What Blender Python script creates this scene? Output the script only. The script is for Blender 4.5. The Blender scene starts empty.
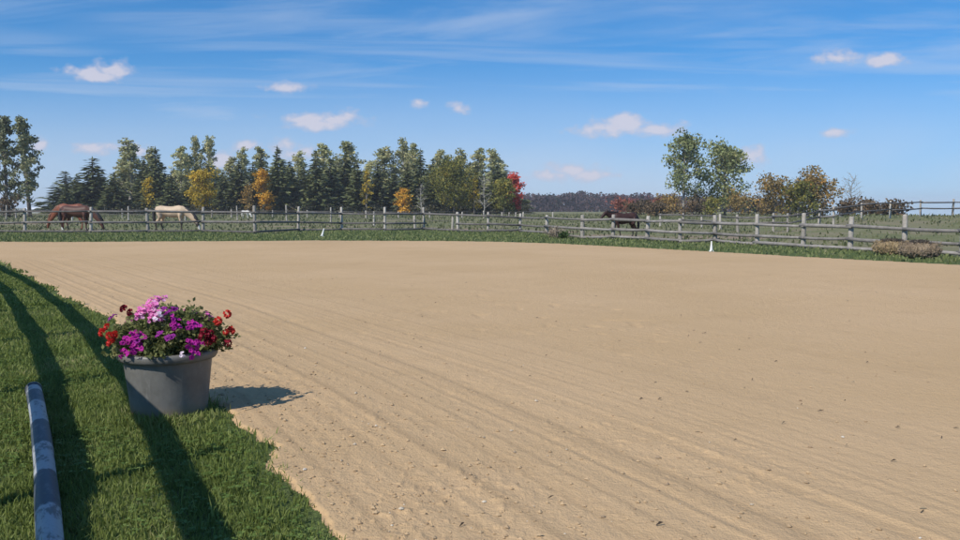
import bpy, math, random
import numpy as np
from mathutils import Vector, Matrix
S = bpy.context.scene
COL = S.collection
R = math.radians
# ------------------------------------------------------------------ camera
FPX, CX, CY, HOR, EYE = 820.0, 480.0, 270.0, 206.0, 1.5      # photo: 960 x 540
PIT = math.atan((CY - HOR) / FPX)
cam = bpy.data.cameras.new('camera'); co = bpy.data.objects.new('camera', cam); COL.objects.link(co)
cam.sensor_width = 36.0; cam.lens = 36.0 * FPX / 960.0; cam.clip_start = 0.05; cam.clip_end = 6000
co.location = (0, 0, EYE); co.rotation_euler = (R(90) - PIT, 0, 0)
S.camera = co
# ------------------------------------------------------------------ light
SUN_EL, SUN_A = R(45), R(48)          # light travels to the right and away from the camera
LD = Vector((math.cos(SUN_A) * math.cos(SUN_EL), math.sin(SUN_A) * math.cos(SUN_EL), -math.sin(SUN_EL)))
sl = bpy.data.lights.new('sun', 'SUN'); sl.energy = 4.7; sl.angle = R(0.5); sl.color = (1.0, 0.95, 0.87)
so = bpy.data.objects.new('sun', sl); COL.objects.link(so)
so.rotation_euler = LD.to_track_quat('-Z', 'Y').to_euler()
S.view_settings.view_transform = 'Standard'; S.view_settings.look = 'None'
S.view_settings.exposure = 0.0; S.view_settings.gamma = 1.0; S.view_settings.use_curve_mapping = False
SHX, SHY = LD.x / -LD.z, LD.y / -LD.z   # shadow offset per metre of height

# ------------------------------------------------------------------ photo geometry -> world
def down(py): return math.tan(PIT + math.atan((py - CY) / FPX))
def G(px, py, z=0.0):
    v = (py - CY) / FPX
    d = (EYE - z) / down(py)
    return Vector(((px - CX) / FPX * d / (math.cos(PIT) - v * math.sin(PIT)), d, z))
def X_at(px, d): return (px - CX) / FPX * d
def Z_at(py, d): return EYE - d * down(py)

# ------------------------------------------------------------------ node helpers
class NT:
    def __init__(s, nt): s.nt = nt; s.n = nt.nodes; s.l = nt.links
    def node(s, t, **kw):
        n = s.n.new(t)
        for k, v in kw.items(): setattr(n, k, v)
        return n
    def put(s, sock, v):
        if v is None: return
        if hasattr(v, 'links') or isinstance(v, bpy.types.NodeSocket): s.l.new(v, sock)
        else: sock.default_value = v
    def math(s, op, a, b=None, c=None, clamp=False):
        n = s.node('ShaderNodeMath', operation=op, use_clamp=clamp)
        s.put(n.inputs[0], a); s.put(n.inputs[1], b); s.put(n.inputs[2], c); return n.outputs[0]
    def vmath(s, op, a, b=None):
        n = s.node('ShaderNodeVectorMath', operation=op)
        s.put(n.inputs[0], a); s.put(n.inputs[1], b)
        return n.outputs['Value'] if op in ('LENGTH', 'DISTANCE', 'DOT_PRODUCT') else n.outputs[0]
    def comb(s, x, y, z):
        n = s.node('ShaderNodeCombineXYZ')
        for i, v in enumerate((x, y, z)): s.put(n.inputs[i], v)
        return n.outputs[0]
    def sep(s, v):
        n = s.node('ShaderNodeSeparateXYZ'); s.put(n.inputs[0], v); return n.outputs
    def rng(s, v, a, b, c=0.0, d=1.0, smooth=True):
        n = s.node('ShaderNodeMapRange', interpolation_type='SMOOTHSTEP' if smooth else 'LINEAR')
        s.put(n.inputs[0], v)
        for i, q in enumerate((a, b, c, d)): s.put(n.inputs[i + 1], q)
        return n.outputs[0]
    def noise(s, vec, scale, detail=4, rough=0.55, dist=0.0):
        n = s.node('ShaderNodeTexNoise'); s.put(n.inputs['Vector'], vec)
        n.inputs['Scale'].default_value = scale; n.inputs['Detail'].default_value = detail
        n.inputs['Roughness'].default_value = rough; n.inputs['Distortion'].default_value = dist
        return n.outputs['Fac']
    def mix(s, f, a, b, blend='MIX'):
        n = s.node('ShaderNodeMix', data_type='RGBA', blend_type=blend)
        s.put(n.inputs[0], f); s.put(n.inputs[6], a); s.put(n.inputs[7], b); return n.outputs[2]
    def ramp(s, f, stops):
        n = s.node('ShaderNodeValToRGB'); e = n.color_ramp.elements
        while len(e) < len(stops): e.new(0.5)
        for q, (p, c) in zip(e, stops): q.position = p; q.color = c
        s.put(n.inputs[0], f); return n.outputs[0]
def c4(c): return (c[0], c[1], c[2], 1.0)
def srgb(r, g, b):
    f = lambda v: (v / 255 / 12.92) if v / 255 <= 0.04045 else ((v / 255 + 0.055) / 1.055) ** 2.4
    return (f(r), f(g), f(b), 1.0)
def new_mat(name):
    m = bpy.data.materials.new(name); m.use_nodes = True
    t = NT(m.node_tree); b = t.n['Principled BSDF']
    return m, t, b
def bump(t, b, h, strength, dist):
    n = t.node('ShaderNodeBump'); t.put(n.inputs['Height'], h)
    n.inputs['Strength'].default_value = strength; n.inputs['Distance'].default_value = dist
    t.put(b.inputs['Normal'], n.outputs[0])

# ------------------------------------------------------------------ world: sky with clouds, all by direction
def make_world():
    w = bpy.data.worlds.new('World'); S.world = w; w.use_nodes = True
    t = NT(w.node_tree); bg = t.n['Background']
    tc = t.node('ShaderNodeTexCoord').outputs['Generated']
    x, y, z = t.sep(tc)
    sky = t.node('ShaderNodeTexSky', sky_type='NISHITA')
    sky.sun_disc = False; sky.sun_elevation = SUN_EL; sky.sun_rotation = math.atan2(-LD.x, -LD.y) % (2 * math.pi)
    sky.air_density = 1.0; sky.dust_density = 0.3; sky.ozone_density = 2.0; sky.altitude = 200
    t.put(sky.inputs['Vector'], t.comb(x, y, t.math('ADD', t.math('MULTIPLY', t.math('MAXIMUM', z, 0.0), 0.9), 0.05)))
    yy = t.math('MAXIMUM', y, 0.02)
    u = t.math('DIVIDE', x, yy); v = t.math('DIVIDE', z, yy)
    front = t.rng(y, 0.05, 0.3)
    # cirrus streaks
    sv = t.math('ADD', v, t.math('MULTIPLY', u, -0.05))
    n1 = t.noise(t.comb(t.math('MULTIPLY', u, 2.2), t.math('MULTIPLY', sv, 22.0), 0.3), 1.0, 6, 0.6, 0.5)
    n2 = t.noise(t.comb(t.math('MULTIPLY', u, 1.6), t.math('MULTIPLY', v, 5.0), 3.3), 1.0, 3, 0.5)
    cir = t.math('MULTIPLY', t.rng(n1, 0.40, 0.78), t.rng(n2, 0.30, 0.62))
    band = t.math('ADD', t.math('MULTIPLY', t.rng(v, 0.0, 0.13, 1.0, 0.0), 0.55), 0.45)
    cir = t.math('MULTIPLY', cir, band)
    low = t.math('MULTIPLY', t.rng(v, -0.01, 0.20, 0.85, 0.0), t.rng(n2, 0.2, 0.7, 0.5, 1.0))
    n3 = t.noise(t.comb(t.math('MULTIPLY', u, 1.5), t.math('MULTIPLY', t.math('ADD', v, t.math('MULTIPLY', u, 0.02)), 38.0), 7.7), 1.0, 5, 0.55, 0.35)
    n4 = t.noise(t.comb(t.math('MULTIPLY', u, 2.6), t.math('MULTIPLY', v, 9.0), 1.1), 1.0, 2, 0.5)
    thin = t.math('MULTIPLY', t.math('MULTIPLY', t.rng(n3, 0.46, 0.72), t.rng(n4, 0.34, 0.60)), t.rng(v, 0.02, 0.26, 0.62, 0.22))
    cir = t.math('MAXIMUM', cir, thin)
    veil = t.math('MAXIMUM', t.math('MULTIPLY', cir, 0.95), low)
    # small cumulus puffs: lobes (px, py, half width, half height) read off the photo
    puffs = [(92, 72, 20, 6), (118, 71, 16, 8), (106, 76, 24, 5), (310, 119, 30, 5), (334, 120, 22, 7), (320, 124, 30, 5),
             (628, 125, 22, 8), (612, 129, 34, 6), (650, 129, 26, 6), (290, 88, 18, 5), (457, 108, 9, 5), (831, 58, 22, 6), (815, 59, 14, 4),
             (879, 60, 17, 6), (290, 146, 13, 7), (298, 154, 12, 7), (568, 171, 26, 7), (560, 175, 30, 6), (585, 176, 20, 5),
             (100, 148, 20, 5), (44, 145, 8, 6), (750, 156, 13, 7), (222, 160, 12, 7), (250, 146, 10, 5), (140, 150, 14, 6), (420, 103, 10, 4), (830, 133, 14, 4)]
    uv = t.comb(u, v, 0.0)
    wob = t.noise(t.comb(t.math('MULTIPLY', u, 42.0), t.math('MULTIPLY', v, 62.0), 0.0), 1.0, 4, 0.55)
    wob2 = t.noise(t.comb(t.math('MULTIPLY', u, 15.0), t.math('MULTIPLY', v, 30.0), 9.0), 1.0, 2, 0.5)
    acc = None
    for (px, py, a, b) in puffs:
        k = math.tan(math.atan((CY - py) / FPX) - PIT); kk = (px - CX) / FPX
        q = t.vmath('MULTIPLY', t.vmath('SUBTRACT', uv, (kk, k, 0)), (FPX / a / 1.5, FPX / b / 1.5, 1))
        m = t.math('SUBTRACT', 1.0, t.vmath('LENGTH', q))
        strength = 0.75 if py in (88, 103, 133, 145, 150) else 1.0
        if strength < 1: m = t.math('SUBTRACT', m, 0.1)
        acc = m if acc is None else t.math('MAXIMUM', acc, m)
    acc = t.math('ADD', acc, t.math('MULTIPLY', t.math('SUBTRACT', wob, 0.5), 2.2))
    acc = t.math('ADD', acc, t.math('MULTIPLY', t.math('SUBTRACT', wob2, 0.5), 1.2))
    puff = t.math('MULTIPLY', t.rng(acc, -0.12, 0.80), 0.86)
    puff = t.math('MULTIPLY', puff, front)
    skyc = t.mix(0.10, sky.outputs[0], (4.0, 5.2, 7.0, 1))
    skyc = t.mix(1.0, skyc, SKY_TINT, 'MULTIPLY')
    veil_c = t.mix(veil, skyc, (5.1, 5.8, 7.05, 1))
    pc = t.mix(t.rng(acc, 0.25, 0.85), (4.6, 4.85, 6.1, 1), (5.75, 5.65, 6.55, 1))
    final = t.mix(puff, veil_c, pc)
    t.put(bg.inputs['Color'], final); bg.inputs['Strength'].default_value = SKY_STRENGTH
SKY_TINT = (0.27, 0.71, 1.09, 1); SKY_STRENGTH = 0.115
make_world()

# ------------------------------------------------------------------ object helpers
def tag(o, label=None, cat=None, group=None, kind=None):
    if label: o['label'] = label
    if cat: o['category'] = cat
    if group: o['group'] = group
    if kind: o['kind'] = kind
    return o
def empty(name, loc=(0, 0, 0), rz=0.0):
    o = bpy.data.objects.new(name, None); COL.objects.link(o)
    o.location = loc; o.rotation_euler = (0, 0, rz); o.empty_display_size = 0.2
    return o
def np_mesh(name, V, F, smooth=True):
    V = np.asarray(V, dtype=np.float32); F = np.asarray(F, dtype=np.int32)
    me = bpy.data.meshes.new(name); k = F.shape[1]
    me.vertices.add(len(V)); me.vertices.foreach_set('co', V.ravel())
    me.loops.add(F.size); me.loops.foreach_set('vertex_index', F.ravel())
    me.polygons.add(len(F)); me.polygons.foreach_set('loop_start', np.arange(0, F.size, k, dtype=np.int32))
    me.update(calc_edges=True)
    me.polygons.foreach_set('use_smooth', np.full(len(F), smooth, dtype=bool))
    return me
def link(name, me, mat, parent=None, loc=None):
    o = bpy.data.objects.new(name, me); COL.objects.link(o)
    if mat is not None and len(me.materials) == 0: me.materials.append(mat)
    if parent is not None: o.parent = parent
    if loc is not None: o.location = loc
    return o
class MB:
    """collects shapes, links them as one mesh object"""
    def __init__(s): s.v = []; s.f = []
    def add(s, V, F):
        o = len(s.v); s.v.extend([tuple(p) for p in V]); s.f.extend([tuple(i + o for i in f) for f in F])
    def tube(s, pts, rads, n=8, jit=0.0, rnd=None, sq=None):
        """closed tube through pts; sq = (a, b) squash of the section; frame kept horizontal"""
        P = [Vector(p) for p in pts]; V = []
        for i, p in enumerate(P):
            d = (P[min(i + 1, len(P) - 1)] - P[max(i - 1, 0)]).normalized()
            ref = Vector((0, 0, 1)) if abs(d.z) < 0.9 else Vector((0, 1, 0))
            a = d.cross(ref).normalized(); b = a.cross(d).normalized()
            ra = rads[i] if not isinstance(rads[i], tuple) else rads[i][0]
            rb = rads[i] if not isinstance(rads[i], tuple) else rads[i][1]
            for k in range(n):
                th = 2 * math.pi * k / n
                j = 1 + (rnd.uniform(-jit, jit) if rnd else 0)
                V.append(p + a * (math.cos(th) * ra * j) + b * (math.sin(th) * rb * j))
        F = []
        for i in range(len(P) - 1):
            for k in range(n):
                k2 = (k + 1) % n
                F.append((i * n + k, i * n + k2, (i + 1) * n + k2, (i + 1) * n + k))
        F.append(tuple(range(n - 1, -1, -1))); F.append(tuple((len(P) - 1) * n + k for k in range(n)))
        s.add(V, F)
    def lathe(s, prof, n=32, c=(0, 0, 0)):
        V = []; F = []
        for (r, z) in prof:
            for k in range(n):
                th = 2 * math.pi * k / n
                V.append((c[0] + r * math.cos(th), c[1] + r * math.sin(th), c[2] + z))
        for i in range(len(prof) - 1):
            for k in range(n):
                k2 = (k + 1) % n
                F.append((i * n + k, i * n + k2, (i + 1) * n + k2, (i + 1) * n + k))
        s.add(V, F)
    def box(s, c, d, rz=0.0):
        V = []
        for sx in (-1, 1):
            for sy in (-1, 1):
                for sz in (-1, 1):
                    x, y = sx * d[0] / 2, sy * d[1] / 2
                    V.append((c[0] + x * math.cos(rz) - y * math.sin(rz), c[1] + x * math.sin(rz) + y * math.cos(rz), c[2] + sz * d[2] / 2))
        s.add(V, [(0, 1, 3, 2), (4, 6, 7, 5), (0, 4, 5, 1), (2, 3, 7, 6), (0, 2, 6, 4), (1, 5, 7, 3)])
    def mesh(s, name, smooth=True):
        me = bpy.data.meshes.new(name); me.from_pydata(s.v, [], s.f); me.update()
        if smooth: me.polygons.foreach_set('use_smooth', [True] * len(me.polygons))
        return me
    def build(s, name, mat, parent=None, smooth=True, loc=None):
        return link(name, s.mesh(name, smooth), mat, parent, loc)
def copy_tree(o, parent=None):
    c = o.copy(); COL.objects.link(c); c.parent = parent
    for ch in list(o.children): copy_tree(ch, c)
    return c

# ------------------------------------------------------------------ numpy noise
def _h(ix, iy, seed):
    n = (ix.astype(np.int64) * 374761393 + iy.astype(np.int64) * 668265263 + seed * 974711) & 0x7fffffff
    n = ((n ^ (n >> 13)) * 1274126177) & 0x7fffffff
    return ((n ^ (n >> 16)) & 0xffff) / 65535.0
def vnoise(x, y, seed=0):
    ix, iy = np.floor(x), np.floor(y); fx, fy = x - ix, y - iy
    fx = fx * fx * (3 - 2 * fx); fy = fy * fy * (3 - 2 * fy)
    a, b = _h(ix, iy, seed), _h(ix + 1, iy, seed); c, d = _h(ix, iy + 1, seed), _h(ix + 1, iy + 1, seed)
    return (a * (1 - fx) + b * fx) * (1 - fy) + (c * (1 - fx) + d * fx) * fy
def fbm(x, y, seed=0, o=3):
    s, a = 0, 0.5
    for i in range(o): s = s + a * vnoise(x * 2 ** i, y * 2 ** i, seed + i * 17); a *= 0.5
    return s
def sstep(a, b, x):
    t = np.clip((x - a) / (b - a), 0, 1); return t * t * (3 - 2 * t)

# ------------------------------------------------------------------ terrain
def terr(x, y):
    x = np.asarray(x, float); y = np.asarray(y, float)
    yy = np.maximum(y, 1.0); u = x / yy
    w = sstep(0.33, 0.47, u) * sstep(22, 32, y)
    rise = 0.80 * sstep(27, 58, y)
    hill = rise - 0.021 * np.maximum(y - 61, 0)
    hill = np.maximum(hill, -30)
    flat = -0.006 * np.maximum(np.hypot(x, y) - 175, 0); flat = np.maximum(flat, -4.0)
    flat = flat + 0.25 * (fbm(x / 23.0, y / 23.0, 5) - 0.44) * sstep(50, 75, np.hypot(x, y))
    return flat * (1 - w) + hill * w
def tz(x, y): return float(terr(x, y))

# arena outline (plan): left edge, far edge, right edge
ARENA = [G(352, 543), G(290, 472), G(222, 402), G(110, 318), G(0, 262), Vector((-19.6, 31.0, 0)), Vector((-22.4, 34.6, 0)),
         G(60, 242.3), G(320, 240.8), G(440, 241.2), G(500, 242.2), G(560, 244), G(640, 248), G(800, 257), G(960, 265.5)]
ARENA = [Vector((p.x, p.y)) for p in ARENA]
_d = (ARENA[-1] - ARENA[-2]).normalized()
ARENA += [ARENA[-1] + _d * 14, Vector((22.0, -6.0)), Vector((7.0, -6.0))]
_l = (ARENA[0] - ARENA[1]).normalized()
AR = np.array([(p.x, p.y) for p in ARENA])
def seg_dist(x, y, A, B):
    dx, dy = B[0] - A[0], B[1] - A[1]; L2 = dx * dx + dy * dy
    t = np.clip(((x - A[0]) * dx + (y - A[1]) * dy) / L2, 0, 1)
    return np.hypot(x - A[0] - t * dx, y - A[1] - t * dy)
def arena_sd(x, y):
    """signed distance, positive inside"""
    inside = np.zeros(np.shape(x), bool); d = np.full(np.shape(x), 1e9); n = len(AR)
    for i in range(n):
        A, B = AR[i], AR[(i + 1) % n]
        d = np.minimum(d, seg_dist(x, y, A, B))
        with np.errstate(divide='ignore', invalid='ignore'):
            c = ((A[1] > y) != (B[1] > y)) & (x < (B[0] - A[0]) * (y - A[1]) / (B[1] - A[1] + 1e-12) + A[0])
        inside ^= c
    return np.where(inside, d, -d)

def terrain_material():
    m, t, b = new_mat('pasture_ground')
    pos = t.node('ShaderNodeNewGeometry').outputs['Position']
    x, y, z = t.sep(pos)
    flat = t.comb(x, y, 0.0)
    n_big = t.noise(flat, 0.16, 4, 0.6); n_mid = t.noise(flat, 0.9, 5, 0.65); n_fine = t.noise(flat, 9.0, 4, 0.7)
    lawn = t.mix(n_fine, (0.055, 0.075, 0.022, 1), (0.11, 0.145, 0.045, 1))
    lawn = t.mix(t.rng(n_mid, 0.4, 0.75), lawn, (0.10, 0.115, 0.045, 1))
    past = t.mix(t.rng(n_mid, 0.3, 0.7), (0.125, 0.140, 0.060, 1), (0.19, 0.185, 0.095, 1))
    past = t.mix(t.math('MULTIPLY', t.rng(n_big, 0.45, 0.62), 0.75), past, (0.23, 0.195, 0.125, 1))
    # trampled bare places in the paddock
    acc = None
    for (px, py, rx, ry) in ((352, 229, 4.2, 3.5), (140, 231, 5.0, 1.5), (720, 237.5, 4.0, 2.6), (610, 236, 3.5, 2.5), (460, 229, 4.0, 2.5), (560, 232, 2.5, 2.5), (20, 224, 6, 4), (300, 226, 5.0, 2.2)):
        g = G(px, py)
        q = t.vmath('MULTIPLY', t.vmath('SUBTRACT', flat, (g.x, g.y, 0)), (1 / rx, 1 / ry, 1))
        k = t.math('SUBTRACT', 1.0, t.vmath('LENGTH', q))
        acc = k if acc is None else t.math('MAXIMUM', acc, k)
    bare = t.rng(t.math('ADD', acc, t.math('MULTIPLY', t.math('SUBTRACT', n_mid, 0.5), 1.6)), 0.1, 0.55)
    past = t.mix(t.math('MULTIPLY', bare, 0.85), past, t.mix(n_fine, (0.21, 0.150, 0.105, 1), (0.36, 0.275, 0.20, 1)))
    # lawn strip round the arena, pasture beyond the fence
    fac = t.node('ShaderNodeAttribute', attribute_name='pasture').outputs['Fac']
    fac = t.rng(t.math('ADD', fac, t.math('MULTIPLY', t.math('SUBTRACT', n_mid, 0.5), 0.5)), 0.3, 0.7)
    colr = t.mix(fac, lawn, past)
    t.put(b.inputs['Base Color'], colr); b.inputs['Roughness'].default_value = 0.95
    b.inputs['Specular IOR Level'].default_value = 0.15
    bump(t, b, t.math('ADD', n_fine, n_mid), 0.7, 0.10)
    return m

FENCE_PX = [  # front fence: x, top y, base y in the photo
    (-42, 208, 233.5), (25, 208, 233), (91, 207, 233), (148, 208, 232.5), (203, 207, 232.2), (255, 205.5, 234), (298, 206.5, 231.5), (342, 207, 230.5), (385, 207, 231),
    (424, 207.3, 230), (458, 212, 231.8), (488, 212, 232.3), (520, 213.5, 232), (546.5, 215, 234), (582.5, 215, 238.7), (613, 214.5, 239),
    (647, 216, 240.2), (680, 218.5, 242.8), (715, 215, 242.5), (757, 214.2, 245.5), (803, 213, 248.2), (850, 216.5, 250.6), (904, 214.5, 253.2), (962, 216.5, 256.8), (1030, 216.5, 262)]
FEN = [G(a, c) for (a, b, c) in FENCE_PX]
FEN[0] = Vector((FEN[1].x - 3.4, FEN[1].y + 0.3, 0)) 
FENH = [Z_at(b, FEN[i].y) for i, (a, b, c) in enumerate(FENCE_PX)]
FENH[0] = FENH[1]
def fence_y(x):
    xs = np.array([p.x for p in FEN]); ys = np.array([p.y for p in FEN]); i = np.argsort(xs)
    return np.interp(x, xs[i], ys[i])

def build_terrain():
    nr, na = 250, 480
    r = np.concatenate([[0.0], np.geomspace(0.8, 2600, nr)])
    th = np.linspace(0, 2 * np.pi, na, endpoint=False)
    # more columns in front
    th = th - 0.42 * np.sin(2 * (th - np.pi / 2)) * 0.5
    RR, TT = np.meshgrid(r[1:], th, indexing='ij')
    x, y = RR * np.cos(TT), RR * np.sin(TT)
    z = terr(x, y)
    V = np.concatenate([[[0, 0, 0]], np.stack([x, y, z], -1).reshape(-1, 3)])
    i, j = np.meshgrid(np.arange(nr - 1), np.arange(na), indexing='ij')
    a = 1 + i * na + j; b_ = 1 + i * na + (j + 1) % na; c = 1 + (i + 1) * na + (j + 1) % na; d = 1 + (i + 1) * na + j
    F = np.stack([a, d, c, b_], -1).reshape(-1, 4)
    sdv = arena_sd(V[:, 0], V[:, 1]); V[:, 2] -= 0.15 * sstep(0.5, 1.6, sdv)
    me = np_mesh('ground', V, F)
    fy = fence_y(V[:, 0]); att = sstep(-1.2, 1.0, V[:, 1] - fy)
    left = sstep(-0.5, 1.0, -(V[:, 0] - (-13.0 + (19.0 - V[:, 1]) * 0.60))) # beyond the log fence at the left
    a_ = me.attributes.new('pasture', 'FLOAT', 'POINT'); a_.data.foreach_set('value', np.maximum(att, left * 0.3).astype(np.float32))
    o = link('ground', me, terrain_material()); tag(o, kind='structure')
    return o
build_terrain()

# ------------------------------------------------------------------ riding arena sand
def sand_material():
    m, t, b = new_mat('arena_sand')
    pos = t.node('ShaderNodeNewGeometry').outputs['Position']
    x, y, z = t.sep(pos); flat = t.comb(x, y, 0.0)
    sd = t.node('ShaderNodeAttribute', attribute_name='edge').outputs['Fac']
    n1 = t.noise(flat, 0.22, 4, 0.6); n2 = t.noise(flat, 1.7, 5, 0.6); n3 = t.noise(flat, 14.0, 5, 0.7); n4 = t.noise(flat, 60.0, 3, 0.7)
    colr = t.mix(t.rng(n1, 0.3, 0.7), SAND_A, SAND_B)
    colr = t.mix(t.math('MULTIPLY', t.rng(n2, 0.5, 0.8), 0.45), colr, SAND_C)
    colr = t.mix(t.math('MULTIPLY', t.rng(n3, 0.55, 0.75), 0.30), colr, (0.20, 0.145, 0.095, 1))
    colr = t.mix(t.math('MULTIPLY', t.rng(n4, 0.60, 0.75), 0.28), colr, (0.17, 0.12, 0.08, 1))
    # harrow tracks: darker stripes that run round the arena
    wig = t.math('MULTIPLY', t.math('SUBTRACT', t.noise(flat, 0.4, 3, 0.5), 0.5), 0.06)
    sdw = t.math('ADD', sd, wig)
    streak = t.noise(t.comb(t.math('MULTIPLY', sdw, 10.0), t.math('MULTIPLY', t.math('ADD', x, y), 0.05), 0), 1.0, 3, 0.6)
    colr = t.mix(t.math('MULTIPLY', t.rng(streak, 0.45, 0.68), t.rng(sd, 0.3, 5.0, 0.50, 0.07)), colr, (0.30, 0.205, 0.115, 1))
    t.put(b.inputs['Base Color'], colr); b.inputs['Roughness'].default_value = 0.95
    b.inputs['Specular IOR Level'].default_value = 0.2
    bump(t, b, t.math('ADD', t.math('MULTIPLY', n3, 0.7), t.math('MULTIPLY', n4, 0.4)), 0.8, 0.03)
    return m
SAND_A, SAND_B, SAND_C = (0.475, 0.322, 0.172, 1), (0.522, 0.358, 0.202, 1), (0.40, 0.268, 0.143, 1)

RAKE = [((AR[0][0] + _l.x * 16, AR[0][1] + _l.y * 16), AR[0])] + [(AR[k], AR[k + 1]) for k in (0, 1, 2, 3, 5, 6, 7)]
def sand_z(x, y, sd):
    r = np.hypot(x, y); near = 1 - sstep(14, 30, r)
    # rake tines run along the left edge and round the far corner
    e = np.full(np.shape(x), 1e9)
    for A, B in RAKE: e = np.minimum(e, seg_dist(x, y, A, B))
    s = e + 0.06 * (fbm(x * 0.35, y * 0.35, 3) - 0.44)
    lane = vnoise(s * 0.55, (y - x) * 0.03, 31)
    strong = 0.05 + 1.8 * (1 - sstep(0.4, 3.6, e)) * (0.45 + lane) + 0.10 * sstep(.55, .85, lane)
    brk = 0.35 + 0.9 * fbm(x * 1.2, y * 1.2, 61)
    g = (vnoise(s / 0.055, (y - x) * 0.05, 71) - .5) * 0.0095 + (vnoise(s / 0.14, (y - x) * 0.04, 72) - .5) * 0.0065
    h = g * strong * brk
    h += (fbm(x * 0.6, y * 0.6, 9) - 0.44) * 0.016 + (vnoise(s / 0.5, (y - x) * .06, 73) - .5) * .002
    h += (fbm(x * 13, y * 13, 12, 3) - 0.44) * 0.006 * near
    patch = np.clip(vnoise(x * 1.4, y * 1.4, 41) * 0.9 + 0.6 * (1 - sstep(0.2, 1.6, sd)) - 0.45, 0, 1)
    h += np.clip(vnoise(x * 26, y * 26, 77) - 0.66, 0, 1) * patch * 0.075 * near
    dent = np.clip(vnoise(x * 3.6, y * 3.6, 52) - 0.84, 0, 1) * 0.12 * near * np.clip(vnoise(x * .5, y * .5, 15) * 2 - .7, 0, 1)
    h -= dent
    return 0.018 + h * sstep(-0.1, 0.3, sd)

def build_sand():
    r = np.concatenate([np.geomspace(1.2, 2.6, 60, endpoint=False), np.geomspace(2.6, 14, 420, endpoint=False), np.geomspace(14, 52, 170)])
    th = np.concatenate([np.linspace(R(-25), R(57), 170, endpoint=False), np.linspace(R(57), R(124), 560), np.linspace(R(124.5), R(134), 26)])
    RR, TT = np.meshgrid(r, th, indexing='ij')
    x, y = RR * np.cos(TT), RR * np.sin(TT)
    sd = arena_sd(x, y); sdn = sd + 0.16 * (fbm(x * 1.6, y * 1.6, 21) - 0.44) * 2 * (1 - 0.6 * sstep(10, 30, RR)) + 0.05 * (vnoise(x * 9, y * 9, 4) - 0.5)
    z = sand_z(x, y, sdn)
    z = np.where(sdn < 0.0, 0.002 + 0 * z, z)
    nr, na = x.shape
    i, j = np.meshgrid(np.arange(nr - 1), np.arange(na - 1), indexing='ij')
    a = i * na + j; F = np.stack([a, a + na, a + na + 1, a + 1], -1).reshape(-1, 4)
    ok = (sdn.ravel()[F] > -0.03).all(axis=1)
    F = F[ok]
    used = np.unique(F); remap = np.full(x.size, -1); remap[used] = np.arange(len(used))
    V = np.stack([x, y, z], -1).reshape(-1, 3)[used]
    me = np_mesh('riding_arena', V, remap[F])
    at = me.attributes.new('edge', 'FLOAT', 'POINT'); 
    e = np.full(sd.shape, 1e9)
    for A, B in RAKE: e = np.minimum(e, seg_dist(x, y, A, B))
    at.data.foreach_set('value', e.ravel()[used].astype(np.float32))
    o = link('riding_arena', me, sand_material()); tag(o, kind='structure')
build_sand()

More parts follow.
